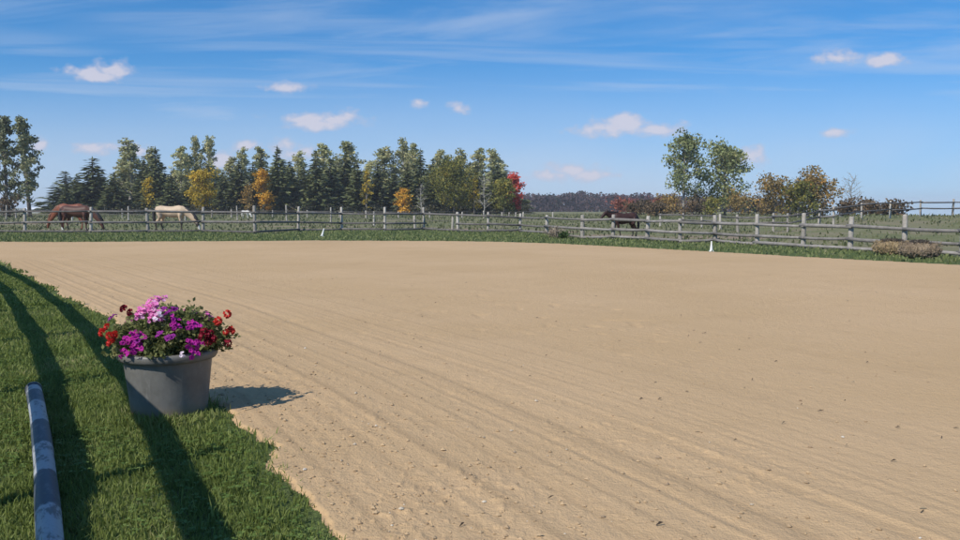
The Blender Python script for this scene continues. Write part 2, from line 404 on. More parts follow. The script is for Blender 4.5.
# clods, pebbles and chaff lying on the sand
def build_clods():
    rng = np.random.default_rng(5)
    ico = np.array([(0, 0, 1), (0.9, 0, 0.1), (0.28, 0.85, 0), (-0.72, 0.53, 0.1), (-0.72, -0.53, 0), (0.28, -0.85, 0.1), (0, 0, -0.6)])
    fi = np.array([(0, 1, 2), (0, 2, 3), (0, 3, 4), (0, 4, 5), (0, 5, 1), (6, 2, 1), (6, 3, 2), (6, 4, 3), (6, 5, 4), (6, 1, 5)])
    def scatter(n, smin, smax, edge, ymax):
        y = 2.6 + (ymax - 2.6) * rng.random(n) ** 1.6; x = (rng.random(n) * 1.35 - 0.66) * y
        sd = arena_sd(x, y); keep = sd > 0.02
        if edge: keep &= rng.random(n) < np.exp(-sd / 0.9)
        else: keep &= rng.random(n) < 0.25 + 1.2 * (vnoise(x * 0.8, y * 0.8, 6) - 0.4)
        x, y, sd = x[keep], y[keep], sd[keep]
        s = smin + (smax - smin) * rng.random(len(x)) ** 3
        z = sand_z(x, y, sd)
        V = ico[None] * s[:, None, None] * (1 + rng.uniform(-0.3, 0.3, (len(x), 7, 1)))
        V[:, :, 0] *= rng.uniform(0.7, 1.5, (len(x), 1)); V[:, :, 2] *= 0.7
        a = rng.uniform(0, 6.28, len(x)); ca, sa = np.cos(a)[:, None], np.sin(a)[:, None]
        X = V[:, :, 0] * ca - V[:, :, 1] * sa + x[:, None]; Y = V[:, :, 0] * sa + V[:, :, 1] * ca + y[:, None]
        V = np.stack([X, Y, V[:, :, 2] + z[:, None] + s[:, None] * 0.25], -1)
        F = fi[None] + (np.arange(len(x)) * 7)[:, None, None]
        return V.reshape(-1, 3), F.reshape(-1, 3)
    parts = [scatter(14000, 0.003, 0.017, True, 9.0), scatter(4200, 0.002, 0.011, False, 16.0)]
    V = np.concatenate([parts[0][0], parts[1][0]]); F = np.concatenate([parts[0][1], parts[1][1] + len(parts[0][0])])
    m, t, b = new_mat('sand_clod')
    rp = t.node('ShaderNodeNewGeometry').outputs['Random Per Island']
    t.put(b.inputs['Base Color'], t.ramp(rp, [(0, (0.33, 0.225, 0.125, 1)), (0.55, (0.46, 0.325, 0.185, 1)), (0.90, (0.25, 0.17, 0.10, 1)), (0.97, (0.50, 0.42, 0.31, 1)), (1.0, (0.60, 0.54, 0.45, 1))]))
    b.inputs['Roughness'].default_value = 0.95
    tag(link('sand_clods', np_mesh('sand_clods', V, F, False), m), kind='stuff')
    # chaff: dark bits of straw and twig
    n = 520
    y = 2.8 + 15 * rng.random(n) ** 1.3; x = (rng.random(n) * 1.3 - 0.62) * y
    sd = arena_sd(x, y); k = (sd > 0.3) & (rng.random(n) < 0.15 + 0.5 * (vnoise(x * 0.7, y * 0.7, 3) > 0.6)); x, y, sd = x[k], y[k], sd[k]; n = len(x)
    z = sand_z(x, y, sd) + 0.004
    a = rng.uniform(-0.9, 0.9, n); L = rng.uniform(0.010, 0.040, n); w = rng.uniform(0.0012, 0.0035, n)
    dx, dy = np.cos(a) * L, np.sin(a) * L; nx, ny = -np.sin(a) * w, np.cos(a) * w
    h = rng.uniform(0.0, 0.012, n)
    V = np.stack([np.stack([x - nx, y - ny, z], -1), np.stack([x + nx, y + ny, z], -1), np.stack([x + dx + nx, y + dy + ny, z + h], -1), np.stack([x + dx - nx, y + dy - ny, z + h], -1),
                  np.stack([x + dx * .5, y + dy * .5, z + w * 2 + h], -1)], 1)
    base = (np.arange(n) * 5)[:, None, None]
    F = np.array([(0, 1, 4), (1, 2, 4), (2, 3, 4), (3, 0, 4)])[None] + base
    m, t, b = new_mat('dark_chaff'); b.inputs['Roughness'].default_value = 0.9
    rp = t.node('ShaderNodeNewGeometry').outputs['Random Per Island']
    t.put(b.inputs['Base Color'], t.ramp(rp, [(0, (0.035, 0.025, 0.018, 1)), (0.7, (0.09, 0.065, 0.04, 1)), (1, (0.3, 0.24, 0.15, 1))]))
    tag(link('chaff', np_mesh('chaff', V.reshape(-1, 3), F.reshape(-1, 3), False), m), kind='stuff')
build_clods()

# ------------------------------------------------------------------ grass
def grass_mat(name, stops, trans=0.35):
    m, t, b = new_mat(name)
    g = t.node('ShaderNodeNewGeometry'); rp = g.outputs['Random Per Island']
    x, y, z = t.sep(g.outputs['Position'])
    n = t.noise(t.comb(x, y, 0.0), 1.1, 3, 0.6)
    f = t.math('ADD', t.math('MULTIPLY', rp, 0.6), t.math('MULTIPLY', t.rng(n, 0.3, 0.7), 0.4))
    colr = t.ramp(f, stops)
    t.put(b.inputs['Base Color'], colr); b.inputs['Roughness'].default_value = 0.6; b.inputs['Specular IOR Level'].default_value = 0.25
    tr = t.node('ShaderNodeBsdfTranslucent'); t.put(tr.inputs['Color'], colr)
    mx = t.node('ShaderNodeMixShader'); mx.inputs[0].default_value = trans
    t.l.new(b.outputs[0], mx.inputs[1]); t.l.new(tr.outputs[0], mx.inputs[2])
    t.l.new(mx.outputs[0], t.n['Material Output'].inputs['Surface'])
    return m
def blades(rng, x, y, z, h, w, lean):
    n = len(x); a = rng.uniform(0, 2 * np.pi, n); la = rng.uniform(0, 2 * np.pi, n); l = lean * rng.random(n) ** 0.7 * h
    wx, wy = np.cos(a) * w / 2, np.sin(a) * w / 2; lx, ly = np.cos(la) * l, np.sin(la) * l
    zt = np.sqrt(np.maximum(h * h - l * l * 0.8, h * h * 0.1))
    V = np.empty((n, 5, 3))
    V[:, 0] = np.stack([x - wx, y - wy, z - 0.005], -1); V[:, 1] = np.stack([x + wx, y + wy, z - 0.005], -1)
    V[:, 2] = np.stack([x + wx * .8 + lx * .35, y + wy * .8 + ly * .35, z + zt * .6], -1); V[:, 3] = np.stack([x - wx * .8 + lx * .35, y - wy * .8 + ly * .35, z + zt * .6], -1)
    V[:, 4] = np.stack([x + lx, y + ly, z + zt], -1)
    return V
def blade_mesh(name, V):
    n = len(V); base = (np.arange(n) * 5)[:, None]
    T = np.concatenate([np.array([[0, 1, 2]]) + base, np.array([[0, 2, 3]]) + base, np.array([[3, 2, 4]]) + base])
    return np_mesh(name, V.reshape(-1, 3), T)
POT = G(170, 412); POT.z = 0
def build_grass():
    rng = np.random.default_rng(11)
    out = []
    # lawn beside the arena
    for (y0, y1, dens, h, w) in ((-1.5, 2.4, 900, .055, .011), (2.4, 4.6, 9000, .050, .0065), (4.6, 7.5, 6500, .052, .0085), (7.5, 12, 3000, .055, .013), (12, 20, 1300, .06, .022), (20, 33, 450, .07, .035)):
        xl, xr = -0.66 * y1 - 2.0, 3.6 if y0 < 0 else 0.0
        n = int((y1 - y0) * (xr - xl) * dens)
        x = rng.uniform(xl, xr, n); y = rng.uniform(y0, y1, n)
        sd = arena_sd(x, y) + 0.2 * (fbm(x * 1.6, y * 1.6, 21) - 0.44) * 2
        ok = (sd < 0.02 + 0.16 * rng.random(n) ** 4) & (x > -0.62 * y - 1.9)
        thin = np.where(sd > -0.30, np.clip(0.14 - sd * 2.7, 0.07, 1), 1.0) * np.where(vnoise(x * 5, y * 5, 33) + np.clip(-sd, 0, 1) * 2.2 > .42, 1, .25)
        far = np.where(x < -0.60 * y - 0.25, 0.35, 1.0)
        ok &= rng.random(n) < thin * far * (0.45 + 0.8 * vnoise(x * 3, y * 3, 8))
        ok &= np.hypot(x - POT.x, y - POT.y) > 0.245
        x, y, sd = x[ok], y[ok], sd[ok]; n = len(x)
        hh = 0.8 * h * (0.5 + 1.0 * rng.random(n)) * (0.6 + 0.8 * fbm(x * 2.2, y * 2.2, 14))
        tall = np.hypot(x - POT.x, y - POT.y) < 0.50
        hh = np.where(tall, hh * 1.6, hh)
        out.append(blades(rng, x, y, np.zeros(n), hh, w * rng.uniform(.7, 1.3, n), 0.85))
    # long stray stalks
    n = 1300; y = rng.uniform(2.4, 9, n); x = rng.uniform(-0.66, 0.0, n) * y - 0.3
    k = (arena_sd(x, y) < -0.05) & (np.hypot(x - POT.x, y - POT.y) > 0.28) & (vnoise(x * 1.3, y * 1.3, 61) > 0.45); x, y = x[k], y[k]
    out.append(blades(rng, x, y, np.zeros(len(x)), rng.uniform(.08, .15, len(x)), np.full(len(x), .006), 0.9))
    m = grass_mat('lawn_blade', [(0.0, (0.095, 0.125, 0.028, 1)), (0.4, (0.175, 0.222, 0.050, 1)), (0.75, (0.225, 0.265, 0.075, 1)), (0.90, (0.30, 0.30, 0.11, 1)), (1.0, (0.38, 0.32, 0.17, 1))])
    tag(link('grass', blade_mesh('grass', np.concatenate(out)), m), kind='stuff')
    # clover and plantain in the lawn
    n = 5200; y = rng.uniform(2.5, 8.5, n); x = rng.uniform(-0.68, 0.1, n) * y
    patch = vnoise(x * 1.5 + 3, y * 1.5, 91)
    k = (arena_sd(x, y) < -0.12) & (patch > 0.52) & (np.hypot(x - POT.x, y - POT.y) > 0.3); x, y = x[k], y[k]; n = len(x)
    s = rng.uniform(.008, .020, n); z = rng.uniform(.025, .06, n)
    L = []
    for q in range(3):
        a = rng.uniform(0, 6.28, n) if q == 0 else a + 2.09
        dx, dy = np.cos(a) * s, np.sin(a) * s; px, py = -dy * .55, dx * .55
        L.append(np.stack([np.stack([x, y, z], -1), np.stack([x + dx * .7 + px, y + dy * .7 + py, z + s * .35], -1), np.stack([x + dx * 1.25, y + dy * 1.25, z + s * .25], -1), np.stack([x + dx * .7 - px, y + dy * .7 - py, z + s * .35], -1)], 1))
    V = np.concatenate(L); F = np.arange(len(V) * 4).reshape(-1, 4)
    m2 = grass_mat('clover_leaf', [(0.0, (0.09, 0.15, 0.030, 1)), (0.6, (0.15, 0.22, 0.050, 1)), (1.0, (0.24, 0.30, 0.09, 1))])
    tag(link('clover', np_mesh('clover', V.reshape(-1, 3), F), m2), kind='stuff')
    # verge between the arena and the front fence
    n = 60000; x = rng.uniform(-30, 22, n); y = rng.uniform(18, 52, n)
    sd = arena_sd(x, y) + 0.15 * (vnoise(x * 2, y * 2, 4) - 0.5); fy = fence_y(x)
    k = (sd < 0.05) & (y < fy + 0.5) & (y > 0.0) & (np.abs(x) < 0.66 * y + 1) & ((x > -0.6 * y) | (y > 33)); k &= ((sd > -14))
    x, y = x[k], y[k]; n = len(x)
    V = blades(rng, x, y, terr(x, y), rng.uniform(.05, .13, n), rng.uniform(.03, .07, n), 0.8)
    m3 = grass_mat('verge_blade', [(0.0, (0.115, 0.145, 0.048, 1)), (0.5, (0.19, 0.225, 0.078, 1)), (0.85, (0.26, 0.265, 0.115, 1)), (1.0, (0.32, 0.27, 0.16, 1))])
    tag(link('verge_grass', blade_mesh('verge_grass', V), m3), kind='stuff')
    # rough pasture tussocks behind the fence
    n = 42000; x = rng.uniform(-70, 70, n); y = 30 + 110 * rng.random(n) ** 1.4
    k = (y > fence_y(x) + 0.1) & (np.abs(x) < 0.64 * y + 2) & (vnoise(x * .35, y * .35, 7) + 0.4 * rng.random(n) > 0.55); x, y = x[k], y[k]; n = len(x)
    nearf = (y - fence_y(x)) < 1.2
    hh = rng.uniform(.06, .20, n) * (1 + y / 120) * np.where(nearf, .9, .85)
    V = blades(rng, x, y, terr(x, y), hh, rng.uniform(.04, .09, n) * (1 + y / 80), 0.8)
    m4 = grass_mat('pasture_blade', [(0.0, (0.095, 0.110, 0.045, 1)), (0.45, (0.150, 0.165, 0.075, 1)), (0.8, (0.21, 0.205, 0.11, 1)), (1.0, (0.31, 0.27, 0.17, 1))])
    tag(link('pasture_grass', blade_mesh('pasture_grass', V), m4), kind='stuff')
build_grass()

# ------------------------------------------------------------------ wood
def wood_mat(name, a, b_, c, scale=1.0):
    m, t, b = new_mat(name)
    tc = t.node('ShaderNodeTexCoord').outputs['Object']
    oi = t.node('ShaderNodeObjectInfo').outputs['Random']
    n1 = t.noise(t.vmath('ADD', tc, t.comb(t.math('MULTIPLY', oi, 37.0), 0.0, 0.0)), 3.0 * scale, 5, 0.65, 0.6); n2 = t.noise(tc, 22.0 * scale, 4, 0.7)
    colr = t.mix(t.rng(n1, 0.3, 0.7), a, b_)
    colr = t.mix(t.math('MULTIPLY', t.rng(n2, 0.5, 0.8), 0.6), colr, c)
    hv = t.node('ShaderNodeHueSaturation'); t.put(hv.inputs['Value'], t.math('ADD', 0.78, t.math('MULTIPLY', oi, 0.45))); t.put(hv.inputs['Color'], colr)
    t.put(b.inputs['Base Color'], hv.outputs[0]); b.inputs['Roughness'].default_value = 0.9; b.inputs['Specular IOR Level'].default_value = 0.2
    bump(t, b, n2, 0.6, 0.02); return m
M_POST = wood_mat('weathered_post', (0.32, 0.285, 0.24, 1), (0.46, 0.42, 0.365, 1), (0.14, 0.12, 0.095, 1))
M_RAIL = wood_mat('grey_rail', (0.115, 0.104, 0.096, 1), (0.185, 0.17, 0.158, 1), (0.06, 0.052, 0.046, 1))
M_RAILP = wood_mat('pale_rail', (0.19, 0.172, 0.155, 1), (0.28, 0.255, 0.232, 1), (0.09, 0.08, 0.07, 1))
M_LOG = wood_mat('bark_log', (0.18, 0.15, 0.12, 1), (0.28, 0.24, 0.20, 1), (0.07, 0.055, 0.045, 1))
RND = random.Random(3)
def fence(name, label, posts, rails, mpost, mrail, rp, rr, cat='fence', over=0.10, parent=None):
    """posts: (x, y, height); rails: list of height fractions or per-span function"""
    root = empty(name, (posts[0][0], posts[0][1], tz(posts[0][0], posts[0][1]))); tag(root, label, cat)
    o0 = Vector(root.location)
    for i, (x, y, h) in enumerate(posts):
        mb = MB(); lx, ly = RND.uniform(-.055, .055) * h, RND.uniform(-.04, .04) * h; r = rp * RND.uniform(.85, 1.15)
        z0 = tz(x, y)
        mb.tube([(0, 0, -0.25), (0, 0, 0.02), (lx * .5, ly * .5, h * .5), (lx, ly, h * .975), (lx, ly, h)], [r * 1.08, r * 1.08, r, r * .93, r * .70], 9, 0.06, RND)
        mb.build('post', mpost, root, loc=(x - o0.x, y - o0.y, z0 - o0.z))
    for i in range(len(posts) - 1):
        A, B = posts[i], posts[i + 1]
        for k, hf in enumerate(rails(i) if callable(rails) else rails):
            ha, hb = (hf if isinstance(hf, tuple) else (hf, hf))
            a = Vector((A[0], A[1], tz(A[0], A[1]) + ha + RND.uniform(-.03, .03))); b = Vector((B[0], B[1], tz(B[0], B[1]) + hb + RND.uniform(-.03, .03)))
            d = (b - a).normalized(); side = Vector((-d.y, d.x, 0)).normalized()
            if side.y > 0: side = -side
            off = side * (rp * 0.95 + rr * 0.5) * (1 if not callable(rr) else 1)
            pa, pb = a - d * over + off, b + d * over + off; mid = (pa + pb) / 2 + Vector((0, 0, RND.uniform(-.035, .012)))
            q = RND.uniform(.85, 1.15)
            mb = MB(); c = (pa + pb) / 2
            mb.tube([pa - c, (pa * .7 + pb * .3) - c + (mid - c) * .8, (pa * .3 + pb * .7) - c + (mid - c) * .8, pb - c],
                    [(rr * .75 * q, rr * 1.05 * q), (rr * .8 * q, rr * 1.1 * q), (rr * .75 * q, rr * 1.0 * q), (rr * .7 * q, rr * .9 * q)], 8, 0.07, RND)
            mb.build('rail', mrail(i) if callable(mrail) else mrail, root, loc=c - o0)
    return root

front_posts = [(p.x, p.y, FENH[i] - tz(p.x, p.y)) for i, p in enumerate(FEN)]
def front_rails(i):
    ya = [(211.8, 222.5, 233.0), (211.5, 222.3, 232.8), (211.2, 222, 232.6), (211.3, 222, 232.8), (211.6, 221.6, 232.2), (212, 221.8, 232.0), (213, 222.5, 231), (213.3, 223, 230.3), (213.5, 223.2, 230.8),
          (213.4, 223.3, 229.8), (214.5, 223.5, 231.3), (216, 224, 232), (217.5, 225, 231.8), (217.8, 226.5, 233.8), (219.3, 228.3, 238), (219.8, 229.3, 239.3), (220.8, 230.3, 240.5), (221.6, 231.5, 241.5), (223.0, 234.0, 243.5), (224.0, 235.5, 245.5), (225.4, 237.6, 248.5), (226.6, 239, 251), (228.3, 241.5, 253.5), (230, 244, 257), (232, 247, 261)]
    A, B = FEN[i], FEN[i + 1]
    res = []
    for k in range(3):
        if i in (8, 9, 10) and k == 1 and i == 9: continue
        ha = max(Z_at(ya[i][k], A.y) - tz(A.x, A.y), 0.10); hb = max(Z_at(ya[i + 1][k], B.y) - tz(B.x, B.y), 0.10)
        res.append((ha, hb))
    return res
fence('paddock_fence', 'long weathered post and rail fence running the whole way behind the sand arena', front_posts, front_rails, M_POST,
      lambda i: M_RAIL if i < 13 else M_RAILP, 0.082, 0.054)

# log fence just out of frame at the left, whose rails shade the lawn and the pot
def left_fence():
    H1 = 1.35
    b1 = [G(*p) for p in ((6, 268), (30, 286), (59, 301), (110, 332), (157, 419), (191, 478), (219, 537))]
    pts = np.array([(p.x - SHX * H1, p.y - SHY * H1) for p in b1])
    q = np.polyfit(pts[:, 1], pts[:, 0], 2)        # gentle curve in plan
    spur = G(228, 455.5); y0 = spur.y - SHY * 1.49
    posts = []
    for k in range(-3, 13):
        y = y0 + k * 2.5
        if y > 33: break
        posts.append((float(np.polyval(q, y)) + 0.05, y + 0.05, 1.50 + RND.uniform(-.04, .04)))
    return posts
LF = left_fence()
fence('log_fence', 'rough log rail fence beside the lawn strip, left of the arena', LF, [1.34, 0.76], M_LOG, M_LOG, 0.05, 0.080, over=0.25)

# fences behind
pA = [(X_at(px, 82), 82 + j, h) for px, j, h in ((-58, 1, 1.4), (7, 0, 1.55), (68, 1, 1.3), (129, 0, 1.45), (184, .5, 1.2), (238, 0, 1.5), (287, 0, 1.6))]
def thin(i): return [0.62, 1.05]
fence('cross_fence', 'thin grey fence behind the horses that turns forward to meet the arena fence',
      pA + [(X_at(331, 76), 76, 1.42), (X_at(374, 61), 61, 1.12), (X_at(415, 53), 53, .88), (X_at(452.5, 48), 48.3, .9)], thin, M_POST, M_RAIL, 0.07, 0.014, over=0)
fence('far_fence', 'low far fence of short posts in front of the tree row',
      [(X_at(px, 98), 98 + (i % 3) * .4, h) for i, (px, h) in enumerate(((-40, 1), (15, 1.1), (70, .9), (123, 1.15), (168, .9), (210, 1.0), (232, 1.05), (272, .95), (306, .95), (340, .8), (366, .9), (398, .8), (430, .8), (462, .8), (484, .95), (502, .8), (509, .75), (516, .75), (523, .8), (553, .8)))],
      [.55, .8], M_POST, M_RAIL, 0.085, 0.015, over=0)
pH = [(660, 60, .95), (683, 59, 1.0), (701.5, 57, .9), (720, 52, 1.0), (737.5, 47, 1.0), (773, 46, 1.05), (787.5, 44, 1.0), (818.5, 47, 1.0), (833, 46, 1.05), (861, 49, 1.05), (889, 52, 1.1), (919.5, 56, 1.12), (951.5, 58, 1.2), (990, 60, 1.15)]
def hill_rails(i): return [.55, .95] if i >= 8 else [.50, .85]
fence('hill_fence', 'grey two rail fence climbing the grassy rise at the right', [(X_at(a, d), d, h) for a, d, h in pH], hill_rails, M_POST, M_RAIL, 0.07, 0.045)

# ------------------------------------------------------------------ trees
def leaf_mat(name, stops, trans=0.25, scale=0.5):
    m, t, b = new_mat(name)
    g = t.node('ShaderNodeNewGeometry'); rp = g.outputs['Random Per Island']
    tc = t.node('ShaderNodeTexCoord').outputs['Object']; oi = t.node('ShaderNodeObjectInfo').outputs['Random']
    n = t.noise(t.vmath('ADD', tc, t.comb(t.math('MULTIPLY', oi, 50.0), 0.0, 0.0)), scale, 3, 0.6)
    f = t.math('ADD', t.math('MULTIPLY', rp, 0.45), t.math('MULTIPLY', t.rng(n, 0.3, 0.7), 0.55))
    colr = t.ramp(f, stops)
    hv = t.node('ShaderNodeHueSaturation'); t.put(hv.inputs['Value'], t.math('ADD', 0.85, t.math('MULTIPLY', oi, 0.3))); t.put(hv.inputs['Color'], colr); colr = hv.outputs[0]
    t.put(b.inputs['Base Color'], colr); b.inputs['Roughness'].default_value = 0.6; b.inputs['Specular IOR Level'].default_value = 0.2
    tr = t.node('ShaderNodeBsdfTranslucent'); t.put(tr.inputs['Color'], colr)
    mx = t.node('ShaderNodeMixShader'); mx.inputs[0].default_value = trans
    t.l.new(b.outputs[0], mx.inputs[1]); t.l.new(tr.outputs[0], mx.inputs[2])
    t.l.new(mx.outputs[0], t.n['Material Output'].inputs['Surface'])
    return m
L_SPRUCE = leaf_mat('spruce_needles', [(0, (0.050, 0.062, 0.027, 1)), (0.5, (0.099, 0.115, 0.046, 1)), (1, (0.204, 0.206, 0.077, 1))], .1)
L_POPLAR = leaf_mat('poplar_leaves', [(0, (0.241, 0.259, 0.124, 1)), (0.5, (0.408, 0.407, 0.190, 1)), (0.85, (0.604, 0.543, 0.279, 1)), (1, (0.787, 0.627, 0.248, 1))], .25)
L_DPOPLAR = leaf_mat('near_poplar_leaves', [(0, (0.113, 0.133, 0.074, 1)), (0.5, (0.213, 0.232, 0.123, 1)), (1, (0.399, 0.371, 0.205, 1))], .25)
L_YELLOW = leaf_mat('yellow_leaves', [(0, (0.221, 0.193, 0.033, 1)), (0.5, (0.544, 0.385, 0.046, 1)), (1, (0.850, 0.578, 0.065, 1))], .3)
L_ORANGE = leaf_mat('orange_leaves', [(0, (0.248, 0.160, 0.030, 1)), (0.5, (0.651, 0.352, 0.042, 1)), (1, (0.853, 0.480, 0.060, 1))], .3)
L_OLIVE = leaf_mat('olive_leaves', [(0, (0.068, 0.081, 0.022, 1)), (0.5, (0.177, 0.179, 0.044, 1)), (0.85, (0.320, 0.268, 0.055, 1)), (1, (0.506, 0.342, 0.055, 1))], .25)
L_RED = leaf_mat('red_leaves', [(0, (0.224, 0.049, 0.035, 1)), (0.5, (0.608, 0.084, 0.064, 1)), (1, (0.880, 0.168, 0.112, 1))], .3)
L_GREEN = leaf_mat('ash_green_leaves', [(0, (0.098, 0.122, 0.048, 1)), (0.5, (0.205, 0.233, 0.093, 1)), (0.85, (0.330, 0.331, 0.149, 1)), (1, (0.486, 0.359, 0.105, 1))], .25)
L_RUST = leaf_mat('rust_red_leaves', [(0, (0.11, 0.045, 0.034, 1)), (0.5, (0.30, 0.095, 0.06, 1)), (1, (0.44, 0.17, 0.085, 1))], .25)
L_BROWN = leaf_mat('brown_leaves', [(0, (0.108, 0.081, 0.034, 1)), (0.5, (0.288, 0.203, 0.073, 1)), (0.8, (0.432, 0.259, 0.073, 1)), (1, (0.684, 0.308, 0.066, 1))], .25)
L_SCRUB = leaf_mat('scrub_leaves', [(0, (0.055, 0.042, 0.028, 1)), (0.5, (0.128, 0.094, 0.055, 1)), (0.8, (0.187, 0.116, 0.064, 1)), (1, (0.216, 0.177, 0.064, 1))], .2)
L_WOOD = leaf_mat('far_wood_leaves', [(0, (0.046, 0.029, 0.037, 1)), (0.5, (0.078, 0.050, 0.055, 1)), (0.8, (0.111, 0.069, 0.068, 1)), (1, (0.156, 0.084, 0.066, 1))], .1, .03)
L_WOODRED = leaf_mat('far_wood_red', [(0, (0.170, 0.048, 0.039, 1)), (0.5, (0.340, 0.078, 0.050, 1)), (1, (0.510, 0.132, 0.066, 1))], .2, .1)
L_WOODGREEN = leaf_mat('far_wood_green', [(0, (0.020, 0.026, 0.024, 1)), (1, (0.05, 0.055, 0.042, 1))], .1, .1)
M_BARK = wood_mat('tree_bark', (0.13, 0.11, 0.09, 1), (0.22, 0.19, 0.16, 1), (0.06, 0.05, 0.04, 1), .5)
M_PALEBARK = wood_mat('pale_bark', (0.24, 0.22, 0.19, 1), (0.36, 0.33, 0.29, 1), (0.12, 0.10, 0.085, 1), .5)

def leaf_quads(rng, C, size, aspect=1.0, flat=0.0):
    """random oriented leaf faces (kites) at centres C"""
    n = len(C); a = rng.normal(size=(n, 3)); a[:, 2] *= (1 - flat); a /= np.linalg.norm(a, axis=1)[:, None]
    b = rng.normal(size=(n, 3)); b -= a * (a * b).sum(1)[:, None]; b /= np.linalg.norm(b, axis=1)[:, None]
    s = size * rng.uniform(.6, 1.35, n)[:, None]
    return np.stack([C - a * s * .5, C + b * s * .36 * aspect + a * s * .08, C + a * s * .5, C - b * s * .36 * aspect + a * s * .08], 1)
def quad_mesh(name, Q): return np_mesh(name, Q.reshape(-1, 3), np.arange(len(Q) * 4).reshape(-1, 4), False)
def in_ball(rng, n, c, r):
    d = rng.normal(size=(n, 3)); d /= np.linalg.norm(d, axis=1)[:, None]
    return np.asarray(c) + d * (rng.random(n) ** 0.45)[:, None] * np.asarray(r)

def spruce_meshes(seed, h=11.0, r=2.3, n=2600):
    rng = np.random.default_rng(seed); C = []; A = []
    z = 0.25
    Q = []
    while z < h * 0.985:
        f = z / h; R0 = r * (1 - f) ** 0.85 * rng.uniform(.82, 1.12) + 0.10
        nb = max(4, int(11 * (1 - f) + 4)); ph = rng.uniform(0, 6.28)
        for k in range(nb):
            th = ph + 6.283 * k / nb + rng.uniform(-.25, .25); L = R0 * rng.uniform(.65, 1.15)
            m = max(2, int(L / 0.16)); tt = (np.arange(m) + rng.random(m)) / m
            droop = -0.30 * L * tt ** 1.2 + 0.10 * L * tt ** 3
            px, py = np.cos(th) * L * tt, np.sin(th) * L * tt
            P = np.stack([px + rng.normal(0, .09, m), py + rng.normal(0, .09, m), z + droop + rng.normal(0, .07, m)], -1)
            ax = np.stack([np.cos(th) + rng.normal(0, .35, m), np.sin(th) + rng.normal(0, .35, m), rng.normal(-.25, .3, m)], -1); ax /= np.linalg.norm(ax, axis=1)[:, None]
            up = rng.normal(size=(m, 3)); up[:, 2] += .6; bb = np.cross(ax, up); bb /= np.linalg.norm(bb, axis=1)[:, None]
            s = (0.95 * rng.uniform(.6, 1.2, m))[:, None] * (0.55 + 0.45 * (1 - f))
            Q.append(np.stack([P - ax * s * .4, P + bb * s * .24, P + ax * s * .6, P - bb * s * .24], 1))
        z += (0.30 + 0.16 * (1 - f)) * rng.uniform(.8, 1.2)
    P = np.array([(0, 0, h)]); Q.append(np.stack([P + [-.08, 0, -.5], P + [.05, .08, -.3], P + [0, 0, .25], P + [.06, -.08, -.4]], 1))
    crown = quad_mesh('crown', np.concatenate(Q)); crown.materials.append(L_SPRUCE)
    mb = MB(); mb.tube([(0, 0, -.3), (0, 0, h * .4), (0, 0, h * .97)], [.16, .11, .02], 7)
    tr = mb.mesh('trunk'); tr.materials.append(M_BARK)
    return tr, crown
def limb_pts(rng, p0, direction, L, n=4, curl=.12, up=.1):
    P = [np.array(p0, float)]; d = np.array(direction, float)
    for i in range(n):
        d = d + rng.normal(0, curl, 3) + np.array([0, 0, up]); d /= np.linalg.norm(d); P.append(P[-1] + d * L / n)
    return P
def decid_meshes(seed, h, r, base, leafmat, bark, leaf=.34, n=2600, kind='round', nl=14, clump=.33, stems=1, sparse=0.0, twig=True):
    """h height, r crown radius, base height where the crown starts"""
    rng = np.random.default_rng(seed); mb = MB(); C = []; rad0 = max(.05, h * .016)
    for st in range(stems):
        off = rng.normal(0, .25 * r, 2) if stems > 1 else np.zeros(2)
        hh = h * (1 if st == 0 else rng.uniform(.75, .95))
        tp = [(0 + off[0] * .2, off[1] * .2, -.3)]; x, y = off * .2
        for i in range(1, 6):
            f = i / 5; x += off[0] * .16 + rng.normal(0, .02 * h * .3); y += off[1] * .16 + rng.normal(0, .02 * h * .3); tp.append((x, y, hh * .93 * f))
        mb.tube(tp, [rad0 * (1.25 - f * 1.1) + .012 for f in np.linspace(0, 1, 6)], 7)
        tpa = np.array(tp)
        for k in range(nl):
            f = (k + rng.random()) / nl; z = base + (hh * .95 - base) * f
            p = np.array([np.interp(z, tpa[:, 2], tpa[:, 0]), np.interp(z, tpa[:, 2], tpa[:, 1]), z])
            if kind == 'tall': prof = (0.55 + .6 * math.sin(math.pi * min(1, f * 1.05 + .1))) * (1 - .55 * f ** 2); upd = 1.15
            else: prof = math.sqrt(max(0.05, 1 - (2 * f - .85) ** 2 * .85)); upd = .35 + .8 * f
            th = k * 2.4 + rng.uniform(-.5, .5) + st; L = r * prof * rng.uniform(.7, 1.1) * (1.25 if kind == 'tall' else 1)
            d = np.array([math.cos(th), math.sin(th), upd]); d /= np.linalg.norm(d)
            P = limb_pts(rng, p - np.array([0, 0, .12 * L]), d, L, 4, .14, .04)
            mb.tube(P, [rad0 * .45 * (1 - f * .5), rad0 * .33, rad0 * .24, rad0 * .15, .012], 5)
            for q in (1, 2, 3, 4):
                if q == 1 and rng.random() < .5: continue
                C.append((P[q] + rng.normal(0, .12 * r, 3), clump * r * rng.uniform(.5, 1.1) * (1.1 if q > 2 else .8)))
            if twig:
                for q in (2, 3):
                    d2 = rng.normal(size=3); d2[2] = abs(d2[2]); d2 /= np.linalg.norm(d2)
                    P2 = limb_pts(rng, P[q], d2, L * .45, 2, .15, .06); mb.tube(P2, [rad0 * .16, rad0 * .1, .008], 4)
                    C.append((P2[-1], clump * r * rng.uniform(.4, .8)))
    keep = [c for c in C if rng.random() > sparse]
    w = np.array([c[1] ** 2 for c in keep]); w = w / w.sum() if len(keep) else w
    pts = [in_ball(rng, max(3, int(n * wi)), c, (rr, rr, rr * .8)) for (c, rr), wi in zip(keep, w)]
    Q = leaf_quads(rng, np.concatenate(pts), leaf)
    cr = quad_mesh('crown', Q); cr.materials.append(leafmat)
    tr = mb.mesh('trunk'); tr.materials.append(bark)
    return tr, cr
